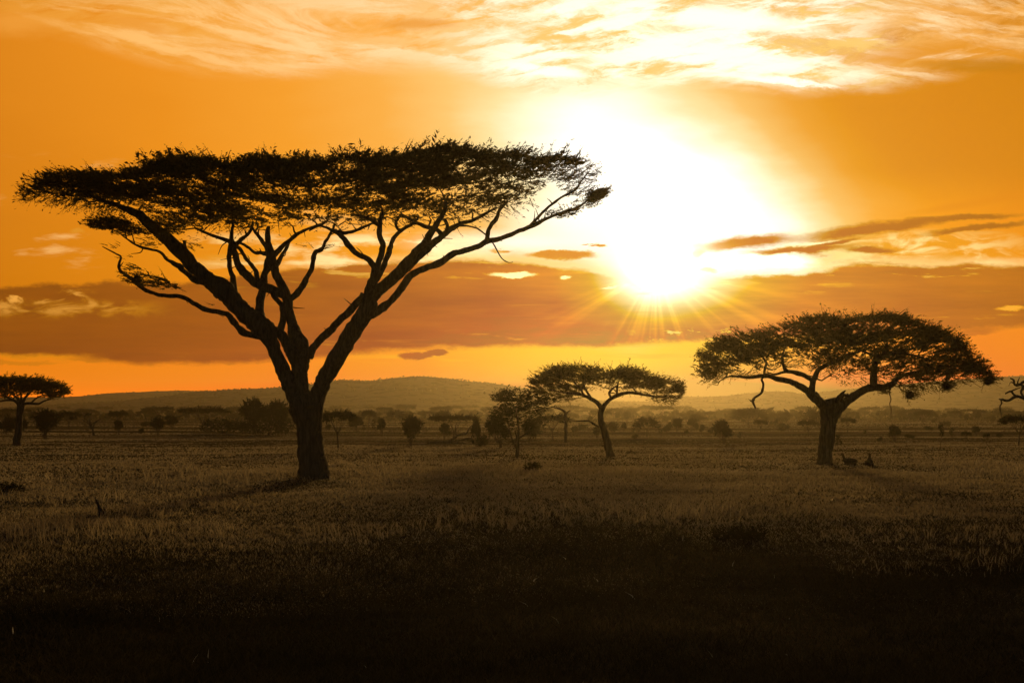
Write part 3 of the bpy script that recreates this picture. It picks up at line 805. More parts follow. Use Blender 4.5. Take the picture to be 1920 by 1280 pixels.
# ---- the round-crowned acacia on the right -------------------------------
def right_tree():
    T = Traced(59.0, 1546, 868, 'acacia_tree', 'wide domed acacia with short thick trunk, right of the sun')
    Z = lambda X, Y, w: (1280 + X / 3.0, 560 + Y / 3.0, w)
    tr = MB()
    T.limb([(1545, 874, 38), (1546, 866, 30), (1548, 845, 27), (1551, 815, 27), (1554, 790, 29), (1556, 772, 38), (1556, 760, 44), (1555, 748, 30)], 0, tr, start_dy=0, sides=14, rough=.05)
    T.limb([(1551, 780, 24), (1547, 763, 20), (1528, 747, 15), (1510, 730, 13), (1487, 717, 11), (1460, 710, 10), (1433, 705, 8), (1403, 707, 6), (1372, 705, 4)], -2, tr)
    T.limb([(1560, 782, 24), (1570, 766, 20), (1588, 752, 17), (1608, 737, 15), (1633, 727, 15), (1657, 726, 13), (1677, 717, 11), (1688, 706, 8), (1710, 699, 6), (1748, 693, 4)], 1, tr)
    tr.build('trunk', T.bark, T.root, T.base, smooth=True)
    lim = T.limb
    lim([(1521, 738, 12), (1525, 712, 11), (1534, 694, 9), (1548, 685, 8), (1573, 673, 7), (1600, 662, 5), (1625, 655, 3)], 1)
    lim([(1522, 712, 9), (1508, 704, 8), (1493, 698, 8), (1473, 697, 6), (1450, 702, 4)], 2)
    lim([(1478, 697, 6), (1470, 690, 6), (1467, 672, 5), (1470, 655, 3)], 2)
    lim([(1548, 760, 9), (1541, 750, 7), (1530, 736, 6)], 1)
    lim([(1560, 762, 11), (1572, 744, 8), (1585, 732, 3)], -1.5, name='broken_stub')
    lim([(1574, 762, 8), (1577, 746, 6), (1582, 740, 6), (1588, 742, 5), (1589, 738, 4)], -1.2, name='broken_stub')
    lim([(1638, 727, 13), (1638, 700, 12), (1640, 678, 12), (1650, 669, 11), (1658, 662, 8), (1663, 645, 5)], -1)
    lim([(1660, 662, 6), (1690, 662, 5), (1720, 668, 4), (1750, 678, 3)], -2)
    lim([(1648, 668, 6), (1632, 664, 5), (1610, 655, 3)], -2)
    lim([(1433, 704, 5), (1434, 690, 5), (1436, 680, 5), (1430, 670, 3)], -2)
    lim([(1437, 704, 4), (1428, 711, 4), (1432, 720, 4), (1427, 737, 4.5), (1412, 748, 4), (1413, 757, 4), (1418, 768, 2)], -2.5, name='dead_twig')
    lim([(1415, 750, 3), (1408, 752, 2), (1406, 749, 1.5)], -2.5, name='dead_twig')
    lim([(1670, 722, 3), (1668, 735, 2), (1670, 748, 2.2), (1668, 757, 1.8), (1671, 768, 1.6), (1670, 782, 1)], 1, name='dead_twig')
    top = [(1316, 680), (1320, 662), (1328, 650), (1345, 636), (1365, 625), (1390, 618), (1420, 615), (1440, 612), (1467, 601), (1500, 594), (1520, 584), (1557, 582), (1580, 589), (1613, 582), (1640, 578), (1680, 582),
           (1713, 595), (1757, 609), (1793, 629), (1810, 648), (1822, 664), (1845, 688), (1862, 706)]
    bot = [(1316, 700), (1322, 710), (1335, 716), (1355, 706), (1380, 700), (1430, 694), (1470, 680), (1520, 680), (1560, 700), (1590, 716), (1620, 712), (1650, 712), (1690, 724), (1705, 735), (1730, 722), (1770, 726),
           (1790, 712), (1825, 708), (1850, 714), (1862, 710)]
    hs = [(1487, 660, 18, 9, .9), (1500, 678, 22, 8, .7), (1540, 655, 14, 8, .6), (1525, 668, 12, 10, .6), (1607, 622, 14, 8, .7), (1672, 640, 16, 8, .85), (1690, 650, 18, 6, .8), (1720, 668, 30, 9, .85), (1745, 680, 26, 8, .7),
          (1620, 668, 16, 10, .7), (1585, 690, 18, 10, .6), (1655, 690, 16, 12, .6), (1610, 700, 20, 10, .5), (1450, 680, 22, 7, .7), (1405, 690, 20, 7, .6), (1700, 695, 25, 8, .6), (1780, 690, 18, 7, .6), (1545, 600, 14, 8, .5), (1548, 615, 10, 12, .4), (1650, 612, 10, 8, .5)]
    def dens(px, py, t):
        n = fbm(px * .03, py * .12 + 40, 3)
        return np.clip(1.6 - 1.55 * t ** 1.5, .10, 1) * np.clip(.3 + (n - .33) * 3.4, .05, 1) * holes(px, py, hs)
    r_ = np.random.default_rng(15)
    def to3(p):
        u = np.abs((p[:, 0] - 1588) / 290)
        q = np.sqrt(np.clip(1 - u ** 2, .05, 1)) * np.sqrt(np.clip(.25 + p[:, 2] * .8, 0, 1)) * 6.0
        Y = T.Y0 + q * r_.uniform(-1, 1, len(p))
        return np.array([P(a, b_, y) for a, b_, y in zip(p[:, 0], p[:, 1], Y)]), Y
    cen = P(1575, 700, T.Y0)
    cr = MB()
    pts = crown_points(4500, [(a, b_ + 13) for a, b_ in top], bot, dens, 1316, 1862, 12); p3, _ = to3(pts)
    px_sprays(cr, p3, cen, .55, 15, .15, .14, 41, flat=1.0)
    n = 700; fx = r_.uniform(1318, 1860, n); fy = interp_pts(top, fx) + r_.uniform(12, 21, n)
    f3, _ = to3(np.stack([fx, fy, np.full(n, .05)], 1)); px_sprays(cr, f3, cen, .6, 9, .085, .28, 42, .026, .6, .25)
    n = 380; fx = r_.uniform(1318, 1860, n); fy = interp_pts(bot, fx) + r_.uniform(-8, 6, n)
    f3, _ = to3(np.stack([fx, fy, np.full(n, .9)], 1)); px_sprays(cr, f3, cen, .5, 5, .10, -.3, 43, .02, .6, -.2)
    # hanging dense tassels
    for k, (cx, cy_, rx, ry, n) in enumerate([(1706, 735, 16, 14, 60), (1735, 712, 18, 10, 60), (1772, 726, 12, 9, 40), (1650, 733, 14, 6, 30), (1795, 690, 26, 14, 120), (1850, 708, 14, 8, 50), (1336, 698, 16, 14, 110)]):
        rr = np.random.default_rng(70 + k); a = rr.uniform(0, 6.28, n); q = np.sqrt(rr.random(n))
        p = np.array([P(cx + rx * s_ * math.cos(b_), cy_ + ry * s_ * math.sin(b_), T.Y0 + 1.5 * (rr.random() - .5)) for b_, s_ in zip(a, q)])
        px_sprays(cr, p, cen, .42, 8, .14, -.1, 80 + k, .02, .8)
    tp = crown_points(260, [(a, b_ + 14) for a, b_ in top], [(a, b_ + 8) for a, b_ in bot], lambda a, b_, t: np.clip(.25 + t, 0, 1), 1315, 1860, 32)
    _, tY = to3(tp); order = np.argsort(-tp[:, 1])
    T.twigs([(tp[k, 0], tp[k, 1], tY[k]) for k in order], 712, .05, .014, cr)
    cr.build('crown', M_leaf, T.root, T.base)
    nest(1815, 690, T.Y0, 30, 22, 'large dark nest clump near the right end of the domed acacia crown', 3)
    nest(1774, 724, T.Y0 - 1, 18, 15, 'round dark nest hanging at the lower edge, below the large nest clump', 4)
    nest(1852, 716, T.Y0, 14, 12, 'small dark nest at the far right tip of the domed acacia', 5)
    nest(1705, 740, T.Y0 - 1, 15, 16, 'dark nest on the tassel hanging lowest from the domed acacia', 6)
right_tree()

# ---- the leaning acacia under the sun ------------------------------------
def lean_tree():
    T = Traced(68.0, 1143, 851, 'acacia_tree', 'small flat acacia with thin leaning trunk, under the sun')
    tr = MB()
    T.limb([(1145, 856, 18), (1143, 848, 14), (1137, 822, 13), (1131, 800, 12), (1126, 781, 10), (1128, 768, 10), (1130, 760, 10)], 0, tr, start_dy=0, sides=12, rough=.05)
    T.limb([(1129, 768, 9), (1121, 756, 8), (1106, 746, 7), (1092, 740, 6), (1072, 737, 5), (1052, 735, 3), (1030, 730, 2)], -1, tr)
    T.limb([(1129, 766, 10), (1139, 753, 8), (1155, 742, 7), (1175, 737, 6), (1195, 737, 5), (1217, 742, 4), (1244, 744, 3), (1262, 742, 2)], 1, tr)
    tr.build('trunk', T.bark, T.root, T.base, smooth=True)
    lim = T.limb
    lim([(1147, 748, 5), (1142, 738, 4.5), (1145, 731, 4), (1156, 722, 3)], 0)
    lim([(1157, 741, 5), (1157, 728, 4), (1160, 715, 3)], 2)
    lim([(1095, 741, 5), (1088, 728, 4), (1075, 715, 3)], -2)
    lim([(1108, 746, 5), (1098, 731, 4), (1092, 715, 2.5)], 1.5)
    lim([(1195, 737, 4), (1188, 728, 3), (1178, 720, 2)], 2)
    lim([(1123, 800, 5), (1112, 794, 4), (1104, 789, 3), (1085, 789, 2.5), (1060, 788, 1.6)], -1, name='dead_twig')
    top = [(998, 728), (1004, 714), (1020, 701), (1042, 692), (1067, 687), (1105, 687), (1125, 692), (1142, 697), (1155, 692), (1168, 690), (1192, 696), (1212, 706), (1250, 712), (1268, 720), (1280, 731)]
    bot = [(998, 732), (1010, 740), (1042, 748), (1065, 752), (1082, 748), (1088, 735), (1100, 728), (1142, 725), (1180, 731), (1205, 735), (1225, 752), (1255, 757), (1272, 746), (1280, 735)]
    hs = [(1120, 722, 26, 6, .7), (1048, 722, 12, 6, .7), (1072, 715, 12, 6, .6), (1090, 708, 10, 5, .5), (1200, 735, 20, 5, .7), (1062, 735, 12, 5, .7), (1030, 730, 10, 4, .5), (1150, 712, 10, 4, .4)]
    def dens(px, py, t):
        n = fbm(px * .045, py * .16 + 10, 3)
        return np.clip(1.5 - 1.3 * t, .15, 1) * np.clip(.3 + (n - .35) * 3.2, .06, 1) * holes(px, py, hs)
    r_ = np.random.default_rng(25)
    def to3(p):
        u = np.abs((p[:, 0] - 1139) / 145)
        Y = T.Y0 + np.sqrt(np.clip(1 - u ** 2, .05, 1)) * 3.6 * np.clip((p[:, 2] - .5) * 1.0 + r_.normal(size=len(p)) * .35, -1, 1)
        return np.array([P(a, b_, y) for a, b_, y in zip(p[:, 0], p[:, 1], Y)]), Y
    cen = P(1139, 735, T.Y0); cr = MB()
    pts = crown_points(2100, [(a, b_ + 3) for a, b_ in top], bot, dens, 1006, 1272, 13); p3, _ = to3(pts)
    px_sprays(cr, p3, cen, .50, 13, .16, .12, 51, flat=.8)
    n = 260; fx = r_.uniform(1000, 1278, n); fy = interp_pts(top, fx) + r_.uniform(-1, 4, n)
    f3, _ = to3(np.stack([fx, fy, np.full(n, .05)], 1)); px_sprays(cr, f3, cen, .55, 8, .09, .28, 52, .028, .6, .25)
    n = 170; fx = r_.uniform(1000, 1278, n); fy = interp_pts(bot, fx) + r_.uniform(-4, 3, n)
    f3, _ = to3(np.stack([fx, fy, np.full(n, .9)], 1)); px_sprays(cr, f3, cen, .5, 5, .1, -.3, 53, .02, .6, -.2)
    tp = crown_points(110, [(a, b_ + 8) for a, b_ in top], bot, lambda a, b_, t: np.clip(.3 + t, 0, 1), 1005, 1275, 33)
    _, tY = to3(tp); order = np.argsort(-tp[:, 1])
    T.twigs([(tp[k, 0], tp[k, 1], tY[k]) for k in order], 765, .04, .014, cr, 8)
    cr.build('crown', M_leaf, T.root, T.base)
lean_tree()

# ---- dark acacia at the left edge -----------------------------------------
def left_tree():
    T = Traced(88.0, 33, 832, 'acacia_tree', 'dark flat-topped acacia cut by the left edge, trunk ringed by bushes')
    tr = MB()
    T.limb([(31, 838, 16), (32, 828, 13), (34, 805, 12), (36, 785, 11.5), (38, 770, 12), (39, 758, 12)], 0, tr, start_dy=0, sides=12, rough=.05)
    T.limb([(37, 766, 9), (33, 756, 7), (25, 751, 5), (12, 750, 4), (-6, 752, 3), (-25, 748, 2)], -1, tr)
    T.limb([(40, 764, 9), (46, 757, 6), (58, 756, 5), (72, 757, 4), (82, 752, 3), (95, 748, 2)], -1, tr)
    tr.build('trunk', T.bark, T.root, T.base, smooth=True)
    lim = T.limb
    lim([(38, 760, 7), (34, 748, 5), (22, 738, 3)], 2); lim([(40, 760, 7), (47, 745, 5), (57, 735, 3)], 1)
    lim([(38, 760, 6), (40, 748, 4), (39, 735, 3)], 0); lim([(58, 756, 4), (66, 748, 3), (80, 740, 2)], 1.5); lim([(26, 751, 4), (14, 744, 3), (2, 740, 2)], 1)
    top = [(-70, 730), (-55, 722), (-30, 712), (0, 708), (20, 709), (50, 710), (75, 710), (90, 712), (100, 718), (112, 722), (121, 727), (126, 732)]
    bot = [(-70, 735), (-50, 742), (-20, 746), (10, 748), (40, 742), (60, 740), (80, 747), (100, 748), (115, 744), (126, 736)]
    hs = [(62, 735, 12, 4, .7), (30, 740, 10, 4, .6), (100, 738, 12, 3, .6), (75, 742, 10, 3, .6), (10, 742, 14, 3, .5)]
    def dens(px, py, t): return np.clip(1.9 - 1.8 * t ** 1.6, .12, 1) * np.clip(.5 + (fbm(px * .05, py * .2, 3) - .35) * 2, .1, 1) * holes(px, py, hs)
    r_ = np.random.default_rng(35)
    def to3(p):
        u = np.abs((p[:, 0] - 28) / 105)
        Y = T.Y0 + np.sqrt(np.clip(1 - u ** 2, .05, 1)) * 3.4 * np.clip((p[:, 2] - .5) * 1.2 + r_.normal(size=len(p)) * .3, -1, 1)
        return np.array([P(a, b_, y) for a, b_, y in zip(p[:, 0], p[:, 1], Y)]), Y
    cen = P(28, 740, T.Y0); cr = MB()
    p3, _ = to3(crown_points(2700, top, bot, dens, -70, 126, 14)); px_sprays(cr, p3, cen, .48, 12, .18, .08, 61, flat=.8)
    n = 150; fx = r_.uniform(-68, 124, n); fy = interp_pts(top, fx) + r_.uniform(-1, 3, n)
    f3, _ = to3(np.stack([fx, fy, np.full(n, .05)], 1)); px_sprays(cr, f3, cen, .42, 5, .13, .2, 62, .022, .6, .2)
    tp = crown_points(60, [(a, b_ + 15) for a, b_ in top], [(a, b_ + 3) for a, b_ in bot], lambda a, b_, t: np.clip(.3 + t, 0, 1), -60, 120, 34)
    _, tY = to3(tp); T.twigs([(tp[k, 0], tp[k, 1], tY[k]) for k in np.argsort(-tp[:, 1])], 765, .05, .016, cr, 6)
    cr.build('crown', M_leaf, T.root, T.base)
left_tree()

# ---- dead tree whose bare limbs reach in from the right edge ---------------
def right_dead():
    T = Traced(72.0, 1985, 852, 'dead_tree', 'bare dead tree reaching gnarled limbs in from the right edge', 'tree', M_dead)
    tr = MB()
    T.limb([(1985, 856, 24), (1984, 840, 19), (1980, 810, 17), (1974, 785, 16), (1966, 768, 14), (1950, 758, 10), (1936, 753, 8), (1920, 747, 6), (1907, 743, 5.5), (1890, 751, 5), (1880, 749, 4), (1873, 748, 2.5)], 0, tr, start_dy=0, sides=12)
    T.limb([(1976, 790, 14), (1985, 760, 12), (1998, 735, 9), (2015, 715, 5), (2030, 700, 2)], 1, tr)
    tr.build('trunk', T.bark, T.root, T.base, smooth=True)
    T.limb([(1908, 744, 5), (1902, 740, 4), (1895, 733, 3.5), (1885, 738, 2.5)], 0)
    T.limb([(1877, 750, 3), (1878, 756, 2.5), (1875, 762, 2.4), (1876, 770, 1.8), (1878, 782, 1)], 0, name='dead_twig')
    T.limb([(1925, 748, 5), (1917, 740, 4), (1915, 733, 4), (1919, 724, 5), (1912, 720, 5), (1903, 721, 4), (1900, 712, 3), (1894, 709, 2)], 0)
    T.limb([(1975, 775, 9), (1955, 735, 7), (1935, 722, 6), (1920, 716, 6), (1910, 722, 4), (1905, 724, 2.5)], 1)
right_dead()

# ------------------------------------------------------------------ generic savanna plants, one prototype of each kind
def clump(mb, c, rad, n, size, seed, K=7, leaf=.22, up=.15, shell=.55):
    r = np.random.default_rng(seed)
    d = norm(r.normal(size=(n, 3))); q = shell + (1 - shell) * r.random((n, 1)) ** .6
    p = np.asarray(c) + d * q * np.asarray(rad)
    dd = d * [1, 1, .5] + r.normal(size=(n, 3)) * .5; dd[:, 2] += up
    sprays(mb, p, dd, size * (.6 + .8 * r.random(n)), K, leaf, .12, .018, .3)

PROTO = {}
def proto(key, name, build, leafmat=None):
    root = thing(name, (0, 0, 0), None, None)
    tb, cb = MB(), MB()
    build(tb, cb)
    if tb.n: tb.build('trunk', M_bark, root, smooth=True)
    if cb.n: cb.build('crown', leafmat or M_bushleaf, root)
    for ch in list(root.children): C.objects.unlink(ch)
    C.objects.unlink(root)
    PROTO[key] = root
# every prototype is 1 unit tall
def b_acacia(seed, flat=.16, W=.75, lean=.04, fork=.38, n=620, size=.17, limbs=7):
    def f(tb, cb):
        r = np.random.default_rng(seed)
        fk = np.array([lean, 0, fork])
        tube(tb, catmull([(0, 0, -.03), (lean * .3, 0, .12), (lean * .8, .01, .28), tuple(fk)], 4), np.linspace(.034, .024, 13), 7, .1)
        for k in range(limbs):
            a = k / limbs * 6.283 + r.random() * .6; R_ = W * (.35 + .5 * r.random())
            e = np.array([lean + R_ * math.cos(a), R_ * math.sin(a), 1 - flat * (.6 + .5 * r.random())])
            m = fk * .5 + e * .5 + np.array([0, 0, -.05 + .08 * r.random()]); m[:2] += r.normal(size=2) * .03
            tube(tb, catmull([fk - [0, 0, .02], m, e], 4), np.linspace(.018, .005, 9), 5, .1)
        q = np.sqrt(r.random(n)); a = r.random(n) * 6.283
        X = lean + W * q * np.cos(a); Yy = W * q * np.sin(a) * .85
        lump = .3 + 1.1 * fbm(X * 4 + seed, Yy * 4, 3)
        Zt = 1 - flat * .75 * fbm(X * 3.2 + seed * 7, Yy * 3.2 + 2, 2) - flat * 1.1 * q ** 3 * .6 - flat * r.random(n) ** 1.4 * lump
        p = np.stack([X, Yy, Zt], 1)
        d = np.stack([np.cos(a), np.sin(a), np.full(n, .12)], 1) + r.normal(size=(n, 3)) * .35
        keep = fbm(X * 5 + 9 + seed, Yy * 5 + Zt * 8, 3) > .34
        sprays(cb, p[keep], d[keep], size * (.5 + .8 * r.random(keep.sum())), 8, .2, .1, .012, .5)
    return f
def b_round(seed, W=.46, stems=2, trunk=.30, n=900, cl=10, size=.13):
    def f(tb, cb):
        r = np.random.default_rng(seed)
        cs = []
        for k in range(cl):
            a = r.random() * 6.283; R_ = W * (.15 + .75 * r.random())
            z = trunk + .12 + (.72 - trunk) * (k + .5) / cl
            cs.append(np.array([R_ * math.cos(a), R_ * math.sin(a), z]))
        cs.append(np.array([0, 0, .84]))
        for s_ in range(stems):
            a = s_ * 6.283 / stems + r.random()
            b0 = np.array([.03 * math.cos(a), .03 * math.sin(a), -.03])
            for c in cs[s_::stems]:
                m = b0 * .5 + c * .5 + np.array([.02 * r.normal(), .02 * r.normal(), -.06])
                tube(tb, catmull([b0, [b0[0] * 1.6, b0[1] * 1.6, trunk * .6], m, c], 3), np.linspace(.024, .006, 10), 5, .12)
        for i, c in enumerate(cs):
            rr = W * (.24 + .40 * r.random() ** 1.5)
            clump(cb, c, (rr, rr, rr * .55), n // len(cs), size * 1.1, seed * 31 + i, shell=.25)
    return f
def b_bush(seed, W=.8, n=620, cl=8, size=.2):
    def f(tb, cb):
        r = np.random.default_rng(seed)
        for k in range(4):
            a = r.random() * 6.283
            tube(tb, catmull([(0, 0, -.04), (.1 * math.cos(a), .1 * math.sin(a), .3), (.3 * W * math.cos(a), .3 * W * math.sin(a), .7)], 3), np.linspace(.03, .008, 7), 5, .1)
        for i in range(cl):
            a = r.random() * 6.283; q = math.sqrt(r.random()) * W * .72
            z = .30 + .42 * r.random() * (1 - (q / W) ** 2)
            rr = W * (.26 + .2 * r.random())
            clump(cb, (q * math.cos(a), q * math.sin(a), z), (rr, rr, min(z, rr * .75)), n // cl, size, seed * 17 + i)
    return f
def b_sapling(seed, W=.16, n=130, top=.6):
    def f(tb, cb):
        r = np.random.default_rng(seed)
        path = [(0, 0, -.03), (.02 * r.normal(), 0, .3), (.04 * r.normal(), .02, .6), (.03 * r.normal(), 0, .92)]
        tube(tb, catmull(path, 4), np.linspace(.020, .006, 13), 5, .1)
        for k in range(4):
            z = top + (.9 - top) * k / 3.0; a = r.random() * 6.28
            clump(cb, (W * .4 * math.cos(a), W * .4 * math.sin(a), z), (W * (.5 + .4 * r.random()), W * .6, W * .5), n // 4, .09, seed * 13 + k)
    return f
def b_dead(seed):
    def f(tb, cb):
        r = np.random.default_rng(seed)
        tube(tb, catmull([(0, 0, -.03), (.03, 0, .25), (.10, .02, .48)], 4), np.linspace(.035, .026, 9), 6, .15)
        for k, e in enumerate([(-.28, .0, .62), (-.42, .05, .86), (.18, -.05, .95), (.34, .02, .70), (.62, 0, .76), (.10, .1, .80), (.30, .1, .98)]):
            e = np.array(e); m = np.array([.10, .02, .46]) * .45 + e * .55 + r.normal(size=3) * .04
            tube(tb, catmull([(.04 + .06 * (k % 2), .01, .28 + .18 * (k % 2)), m, e, e + r.normal(size=3) * .05], 3), np.linspace(.022, .006, 10), 5, .15)
        for k, c in enumerate([(.62, 0, .76), (.18, 0, .93)]): clump(cb, c, (.10, .1, .05), 26, .1, seed + k)
    return f
proto('acacia_a', 'acacia_tree', b_acacia(1), M_bushleaf); proto('acacia_b', 'acacia_tree', b_acacia(2, .2, .6, -.05, .45), M_bushleaf); proto('acacia_c', 'acacia_tree', b_acacia(3, .13, .95, .06, .25, 620), M_bushleaf)
proto('dome', 'acacia_tree', b_acacia(4, .36, .72, .03, .30, 650), M_bushleaf)
proto('round_a', 'round_tree', b_round(5)); proto('round_b', 'round_tree', b_round(6, .5, 3, .28)); proto('round_c', 'round_tree', b_round(7, .36, 1, .34))
proto('bush_a', 'bush', b_bush(8)); proto('bush_b', 'bush', b_bush(9, 1.1)); proto('bush_c', 'bush', b_bush(10, .6))
proto('sapling_a', 'sapling', b_sapling(11)); proto('sapling_b', 'sapling', b_sapling(12, .24, 150, .5)); proto('dead_a', 'dead_tree', b_dead(13))
CATS = {'acacia_tree': 'tree', 'round_tree': 'tree', 'bush': 'bush', 'sapling': 'sapling', 'dead_tree': 'tree'}
HALF = {'acacia_a': .85, 'acacia_b': .70, 'acacia_c': 1.05, 'dome': .82, 'round_a': .50, 'round_b': .58, 'round_c': .44, 'bush_a': .95, 'bush_b': 1.25, 'bush_c': .75, 'sapling_a': .2, 'sapling_b': .28, 'dead_a': .55}

def place(key, px, base_py, top_py, w_px, label, group=None, rot=None, Y=None):
    """stand a copy on the plain: its base row gives its distance, its rows and width give its size"""
    Y = Y or ground_Y(base_py)
    h = (base_py - top_py) / F * Y
    w = w_px / F * Y / (2 * HALF[key])
    x = (px - 960) / F * Y
    z = float(relief(x, Y))
    r = random.uniform(0, 6.28) if rot is None else rot
    src = PROTO[key]
    o = copy_tree(src, (x, Y, z), (w, w, h), r, label, CATS[src.name.split('.')[0]], group)
    return o

# ---- the ones you can tell apart
N = [
 ('round_b', 84, 823, 768, 56, 'bushy round tree right beside the dark acacia at the left edge'),
 ('bush_a', 34, 812, 776, 50, 'dark bush wrapped round the trunk of the left-edge acacia'),
 ('bush_c', 12, 815, 772, 34, 'dark bush at the very left edge, under the flat-topped acacia'),
 ('acacia_a', 128, 806, 771, 46, 'low flat acacia between the left-edge bushes and the dead forked tree'),
 ('dead_a', 176, 816, 774, 62, 'bare forked dead tree in the left middle distance'),
 ('acacia_b', 221, 802, 770, 38, 'small dark flat-topped acacia right of the dead forked tree'),
 ('round_c', 222, 815, 787, 16, 'narrow dark bushy tree below the small flat-topped acacia'),
 ('round_a', 296, 815, 783, 26, 'dark ragged round tree left of the wide flat acacia'),
 ('round_c', 322, 806, 779, 22, 'dark round tree touching the left side of the wide flat acacia'),
 ('bush_c', 265, 814, 799, 11, 'tiny dark bush left of the ragged round tree'),
 ('acacia_c', 378, 806, 764, 102, 'wide flat-topped acacia with V-shaped limbs in the left middle distance'),
 ('bush_b', 415, 812, 782, 90, 'low wide thicket at the foot of the wide flat acacia'),
 ('round_b', 478, 812, 747, 58, 'tall dark rounded tree rising from the thicket left of the tallest acacia'),
 ('round_b', 520, 813, 751, 56, 'dark lumpy tree just left of the tallest acacia trunk'),
 ('bush_b', 505, 816, 778, 110, 'broad dark bush filling the thicket left of the tallest acacia trunk'),
 ('bush_a', 455, 812, 785, 50, 'dark bush at the left end of the thicket'),
 ('acacia_a', 634, 841, 770, 78, 'young flat acacia just right of the tallest acacia trunk'),
 ('round_c', 668, 812, 779, 26, 'round leafy tree behind the young flat acacia'),
 ('bush_c', 615, 806, 792, 14, 'tiny bush right beside the tallest acacia trunk'),
 ('acacia_b', 691, 803, 768, 30, 'small flat acacia on the horizon right of the young flat acacia'),
 ('sapling_b', 682, 813, 796, 10, 'tiny lollipop sapling right of the young flat acacia'),
 ('sapling_b', 700, 815, 785, 12, 'slim leafy sapling, next right of the lollipop sapling'),
 ('round_c', 716, 818, 783, 16, 'slim ragged tree left of the twin-stemmed round tree'),
 ('round_b', 770, 837, 780, 46, 'twin-stemmed round tree left of the fallen tree'),
 ('acacia_c', 850, 824, 778, 108, 'broad low acacia canopy above the fallen tree'),
 ('dome', 832, 800, 766, 34, 'tiny domed acacia on the horizon behind the broad low canopy'),
 ('round_a', 833, 824, 793, 24, 'small dense tree under the left half of the broad low canopy'),
 ('bush_b', 902, 838, 812, 36, 'dark dense mound of bush at the butt of the fallen tree'),
 ('round_c', 893, 836, 786, 20, 'pale columnar shrub rising from the butt of the fallen tree'),
 ('round_b', 938, 840, 778, 54, 'three-stemmed tree left of the tall shaggy tree'),
 ('bush_a', 1000, 822, 778, 60, 'dark thicket behind the tall shaggy tree'),
 ('round_c', 993, 833, 790, 22, 'small dense tree right of the tall shaggy tree'),
 ('acacia_a', 1037, 827, 776, 70, 'dark low acacia left of the leaning acacia'),
 ('round_c', 1119, 824, 800, 16, 'small round sapling left of the leaning trunk'),
 ('round_a', 1148, 816, 791, 20, 'slim round tree just right of the leaning trunk'),
 ('round_c', 1170, 810, 792, 11, 'narrow dark shrub right of the leaning trunk'),
 ('dome', 1213, 819, 779, 62, 'hazy low acacia midway between the leaning and domed acacias'),
 ('bush_c', 1190, 823, 812, 14, 'tiny bush at the foot of the hazy low acacia'),
 ('sapling_b', 1240, 818, 804, 12, 'tiny leaning sapling right of the hazy low acacia'),
 ('bush_c', 1287, 814, 804, 10, 'tiny dark bush in the open right of the leaning sapling'),
 ('round_b', 1357, 832, 787, 40, 'hazy ball-crowned tree on a short stem left of the domed acacia'),
 ('sapling_b', 1388, 829, 809, 10, 'short dark sapling right of the ball-crowned tree'),
 ('bush_c', 1331, 812, 804, 12, 'tiny bush left of the ball-crowned tree'),
 ('acacia_b', 1426, 814, 786, 30, 'thin hazy acacia between the ball-crowned tree and domed acacia'),
 ('acacia_a', 1516, 818, 788, 50, 'small spreading acacia left of the domed acacia trunk'),
 ('acacia_b', 1589, 811, 783, 32, 'small acacia right of the domed acacia trunk'),
 ('bush_b', 1535, 800, 760, 60, 'dark bush behind the fork of the domed acacia'),
 ('sapling_b', 1571, 845, 812, 18, 'slim green sapling close right of the domed acacia trunk'),
 ('round_c', 1678, 830, 797, 22, 'small dense round-topped tree standing alone right of the domed acacia'),
 ('bush_c', 1650, 828, 817, 12, 'tiny dark bush left of the lone round-topped tree'),
 ('sapling_a', 1764, 846, 792, 12, 'tall thin wispy sapling under the right side of the domed crown'),
 ('sapling_b', 1785, 826, 800, 12, 'small wispy sapling right of the tall thin one'),
 ('acacia_b', 1811, 832, 808, 20, 'tiny leaning umbrella sapling near the right edge'),
 ('round_c', 1831, 818, 798, 14, 'dark upright shrub near the right edge'),
 ('acacia_b', 1850, 834, 812, 14, 'tiny one-sided umbrella sapling right of the upright shrub'),
 ('bush_c', 1874, 820, 810, 14, 'low round bush near the right edge'),
 ('acacia_a', 1910, 836, 779, 76, 'dark leafy acacia half cut by the right edge'),
 ('sapling_a', 1622, 820, 806, 8, 'tiny bare sapling in the open right of the domed acacia trunk'),
 ('bush_c', 1705, 822, 812, 20, 'pale low bush right of the lone round-topped tree'),
]
for k, px, b_, t_, w_, lab in N:
    place(k, px, b_, t_, w_, lab)

